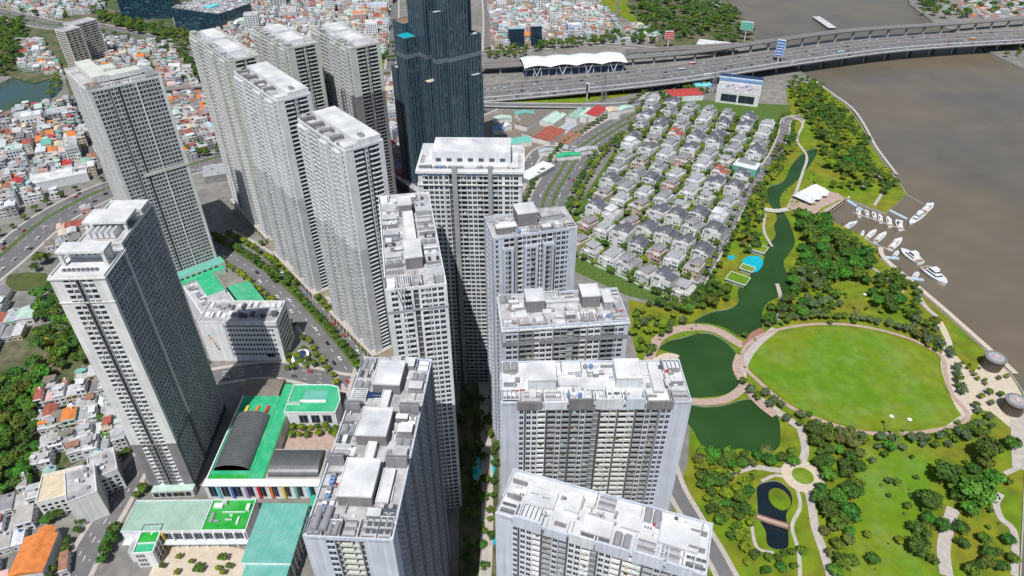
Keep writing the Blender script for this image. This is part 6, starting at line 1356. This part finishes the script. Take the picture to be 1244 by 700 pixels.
lineup('bottom left street hedge', rd_south, -12, 6, 2.8, 3.8, 'leafdark leaf'); one('corner by long school block', [(132,672,5,'leafdark'),(138,660,5,'leafdark'),(143,648,5,'leafdark'),(128,684,4,'leafdark'),(176,598,4,'leaf'),(168,606,3.5,'leaf'),(222,602,3,'leafdark')])
lineup('ring road verge', rd_ring, 26, 16, 3.5, 5.5, 'leafdark leaf', 3)
grove('left edge woodland', [(-20,480),(30,455),(58,440),(62,455),(44,500),(50,560),(30,600),(-20,610)], 50, 4.5, 8, 'leafdark leaf leaf', .58); grove('trees above the coloured shacks', [(60,430),(105,412),(112,440),(62,452)], 16, 4, 7, 'leaf leafdark', .6)
grove('left of portal-topped tower', [(42,352),(78,352),(106,410),(76,430),(50,425)], 26, 4.5, 7.5, 'leaf leafdark', .6)
grove('bottom left street side trees', [(100,480),(140,490),(165,545),(140,548)], 9, 3, 5, 'leafdark leaf'); one('beside the beige box building', [(70,630,5,'leafdark'),(60,636,4,'leaf'),(36,590,5,'leafdark'),(112,568,4,'leafdark'),(60,318,5,'leafdark'),(45,330,5,'leafdark'),(52,322,7,'leaf')])
grove('pool garden between the towers', [(558,480),(604,480),(604,700),(560,700)], 44, 2.4, 4.6, 'leafdark leaf'); grove('shaded forecourt trees', [(560,450),(600,450),(600,520),(562,520)], 9, 2.5, 4)
grove('kindergarten yard', [(352,522),(412,520),(410,532),(352,532)], 12, 2.6, 4.2, 'leaf leaflight'); grove('school yard', [(196,675),(290,675),(285,700),(200,700)], 9, 2.2, 3.6, 'leaf leaflight')
grove('hospital entrance garden', [(296,352),(330,362),(345,392),(318,380)], 14, 3, 5, 'leaflight leaf'); grove('corner garden by the oval pavilion', [(345,410),(380,430),(385,448),(348,452)], 14, 2.6, 4.2, 'leaf leaflight')
grove('slab tower forecourt', [(285,300),(330,296),(352,330),(372,372),(345,350),(310,330)], 20, 2.8, 4.8, 'leafdark leaf'); grove('ground beside the hospital', [(215,440),(262,442),(260,452),(220,452)], 7, 2.5, 4)
grove('top riverside woodland', [(770,0),(862,-10),(888,10),(915,46),(880,56),(850,48),(790,48),(765,22)], 170, 6, 10, 'leaf leafdark leafdark', .45); grove('tree line above the station', [(640,60),(735,44),(790,40),(798,54),(735,56),(650,64)], 60, 5, 8, 'leaf leafdark', .45)
grove('scrub below the highway by the villas', [(790,118),(835,104),(880,98),(880,110),(830,122),(800,128)], 26, 3.5, 5.5); grove('far river bank trees', [(1106,4),(1140,-8),(1244,-14),(1290,4),(1240,20),(1190,24),(1150,26),(1125,22)], 70, 6, 10, 'leaf leafdark leafdark', .5)
grove('right end of the river bridge', [(1206,62),(1240,50),(1290,70),(1290,98),(1244,82)], 16, 4, 6, 'leafdark leaf')
grove('upper left lake side', [(-20,30),(32,26),(34,50),(24,88),(-20,98)], 75, 6, 10, 'leafdark leaf'); grove('scrub between the showroom and the river', [(955,96),(985,98),(1004,114),(985,132),(962,128)], 30, 4, 6.5); grove('planting beside the station', [(590,62),(640,58),(638,70),(590,72)], 30, 4, 6, 'leaf leafbrown'); grove('top left corner trees', [(10,-20),(130,-25),(128,14),(60,26),(10,12)], 60, 5, 8, 'leafdark leaf'); grove('lake point', [(70,92),(80,110),(74,118),(58,118)], 8, 4, 6); grove('slope between the lattice tower and the cream slab', [(190,48),(235,62),(244,100),(215,100),(190,80)], 48, 5, 8, 'leafdark leaf leafgrey', .5)
grove('trees beside the upper left avenue', [(118,18),(200,34),(240,50),(235,56),(180,44),(120,30)], 60, 6, 9, 'leafdark leaf', .5); grove('between the old yellowish block and the avenue', [(110,40),(160,50),(150,68),(115,62)], 36, 5, 8, 'leafdark leafgrey', .5)
grove('green pocket by the skyscraper', [(455,56),(486,58),(486,78),(458,80)], 14, 5, 7, 'leaf leafdark'); grove('verge beside the skyscraper ramp', [(455,92),(486,92),(486,112),(458,112)], 12, 3, 5, 'leaf'); grove('shade behind the slabs', [(225,180),(270,172),(275,185),(230,196)], 14, 4, 6, 'leafdark')
for x, y in VT: trees.append((x, y, rnd.uniform(2.8, 4.8), rnd.choice(['leaf', 'leafdark', 'leaflight', 'leaf']), 'villa gardens'))
vp = PL([(686,286),(838,358),(948,152),(792,122)]); c_ = 0
while c_ < 300:
    x = rnd.uniform(60, 380); y = rnd.uniform(440, 930)
    if inpoly(x, y, vp) and all(not (-.5 < (x - q[0]) * .77 - (y - q[1]) * .64 < 17.5 and -1.5 < (x - q[0]) * .64 + (y - q[1]) * .77 < 21) for q in vil): trees.append((x, y, rnd.uniform(2.2, 3.9), rnd.choice(['leaf', 'leafdark', 'leaflight']), 'villa gardens'))
    c_ += 1
def on(u, v): return -30 < u < 1275 and -30 < v < 760
trees = [t for t in trees if on(*uv(t[0], t[1]))]
trees.sort(key=lambda t: -t[2] * size_px((t[0], t[1], 4)))
ntr = []
for t in trees[:300]:
    x, y, r, sp, place = t; v_ = rnd.randrange(3)
    if (sp, v_) not in NM: NM[(sp, v_)] = NEAR[sp][v_].mesh('crown')
    o = thing('tree', '', 'tree', (x, y, 0), rnd.uniform(0, 6.28), 'trees: ' + place); hgt = r * rnd.uniform(.75, 1.0)
    tr = link('trunk', TRUNK, o); tr.scale = (r, r, hgt * 1.15); cr = link('crown', NM[(sp, v_)], o, None, (0, 0, hgt * 1.25)); cr.scale = (r * 1.05, r * rnd.uniform(.9, 1.1), r * rnd.uniform(.85, 1.05)); ntr.append((o, t))
NUMW = ['one', 'two', 'three', 'four', 'five', 'six', 'seven', 'eight', 'nine', 'ten', 'eleven', 'twelve']
for plc in {t[4] for o, t in ntr}:
    for (o, t), r_, j, n_ in rows([q for q in ntr if q[1][4] == plc], lambda q: uv(q[1][0], q[1][1]), 8):
        sz = 'small' if t[2] < 3.5 else 'large' if t[2] > 6 else 'medium'
        o['label'] = '%s %s tree, %s from left%s, %s' % (sz, dict(leaf='green', leafdark='dark', leaflight='yellow-green', leafgrey='grey-green', leafbrown='brownish')[t[3]], ordn(j), (', row ' + NUMW[r_]) if n_ > 1 else '', plc)
mb = MB()
for (x, y, r, sp, place) in trees[300:]:
    src = rnd.choice(FAR[sp]); a = rnd.uniform(0, 6.28); c, s_ = cos(a) * r, sin(a) * r; hz_ = r * 1.15; i0 = len(mb.v); k = mb.mi(sp)
    mb.v.extend([(x + p[0] * c - p[1] * s_, y + p[0] * s_ + p[1] * c, hz_ + p[2] * r) for p in src.v]); mb.f.extend([tuple(i + i0 for i in f) for f in src.f]); mb.m.extend([k] * len(src.f)); mb.t.extend([0.0] * len(src.f))
    mb.tube((x, y, 0), (x, y, hz_), r * .06, 'bark', 4, caps=False)
tag(mb.build('distant_trees', None, 'stuff'), 'many small and distant trees in gardens, verges and woodland', 'trees')
# low shrubs scattered over the park
mb = MB(); pk_ = PL([(960,120),(1060,180),(1100,236),(1040,300),(1120,360),(1140,420),(1240,540),(1236,740),(850,740),(850,560),(770,440),(770,372),(860,350),(900,280),(950,180)]); c_ = 0
while c_ < 1300:
    x = rnd.uniform(60, 420); y = rnd.uniform(180, 950); c_ += 1
    if inpoly(x, y, pk_) and keep(x, y) and not inpoly(x, y, ponds[3]) and not inpoly(x, y, plaza):
        if rnd.random() > .5 + .5 * sin(x * .09) * cos(y * .07): continue
        r = rnd.uniform(.5, 1.6); k = mb.mi(rnd.choice(['leaf', 'leaflight', 'leafdark', 'leafbrown'])); src = rnd.choice(FAR['leaf']); i0 = len(mb.v)
        mb.v.extend([(x + p[0] * r, y + p[1] * r, r * .5 + p[2] * r * .8) for p in src.v]); mb.f.extend([tuple(i + i0 for i in f) for f in src.f]); mb.m.extend([k] * len(src.f)); mb.t.extend([0.0] * len(src.f))
tag(mb.build('park_shrubs', None, 'stuff'), 'low shrubs scattered over the park grass', 'shrubs')
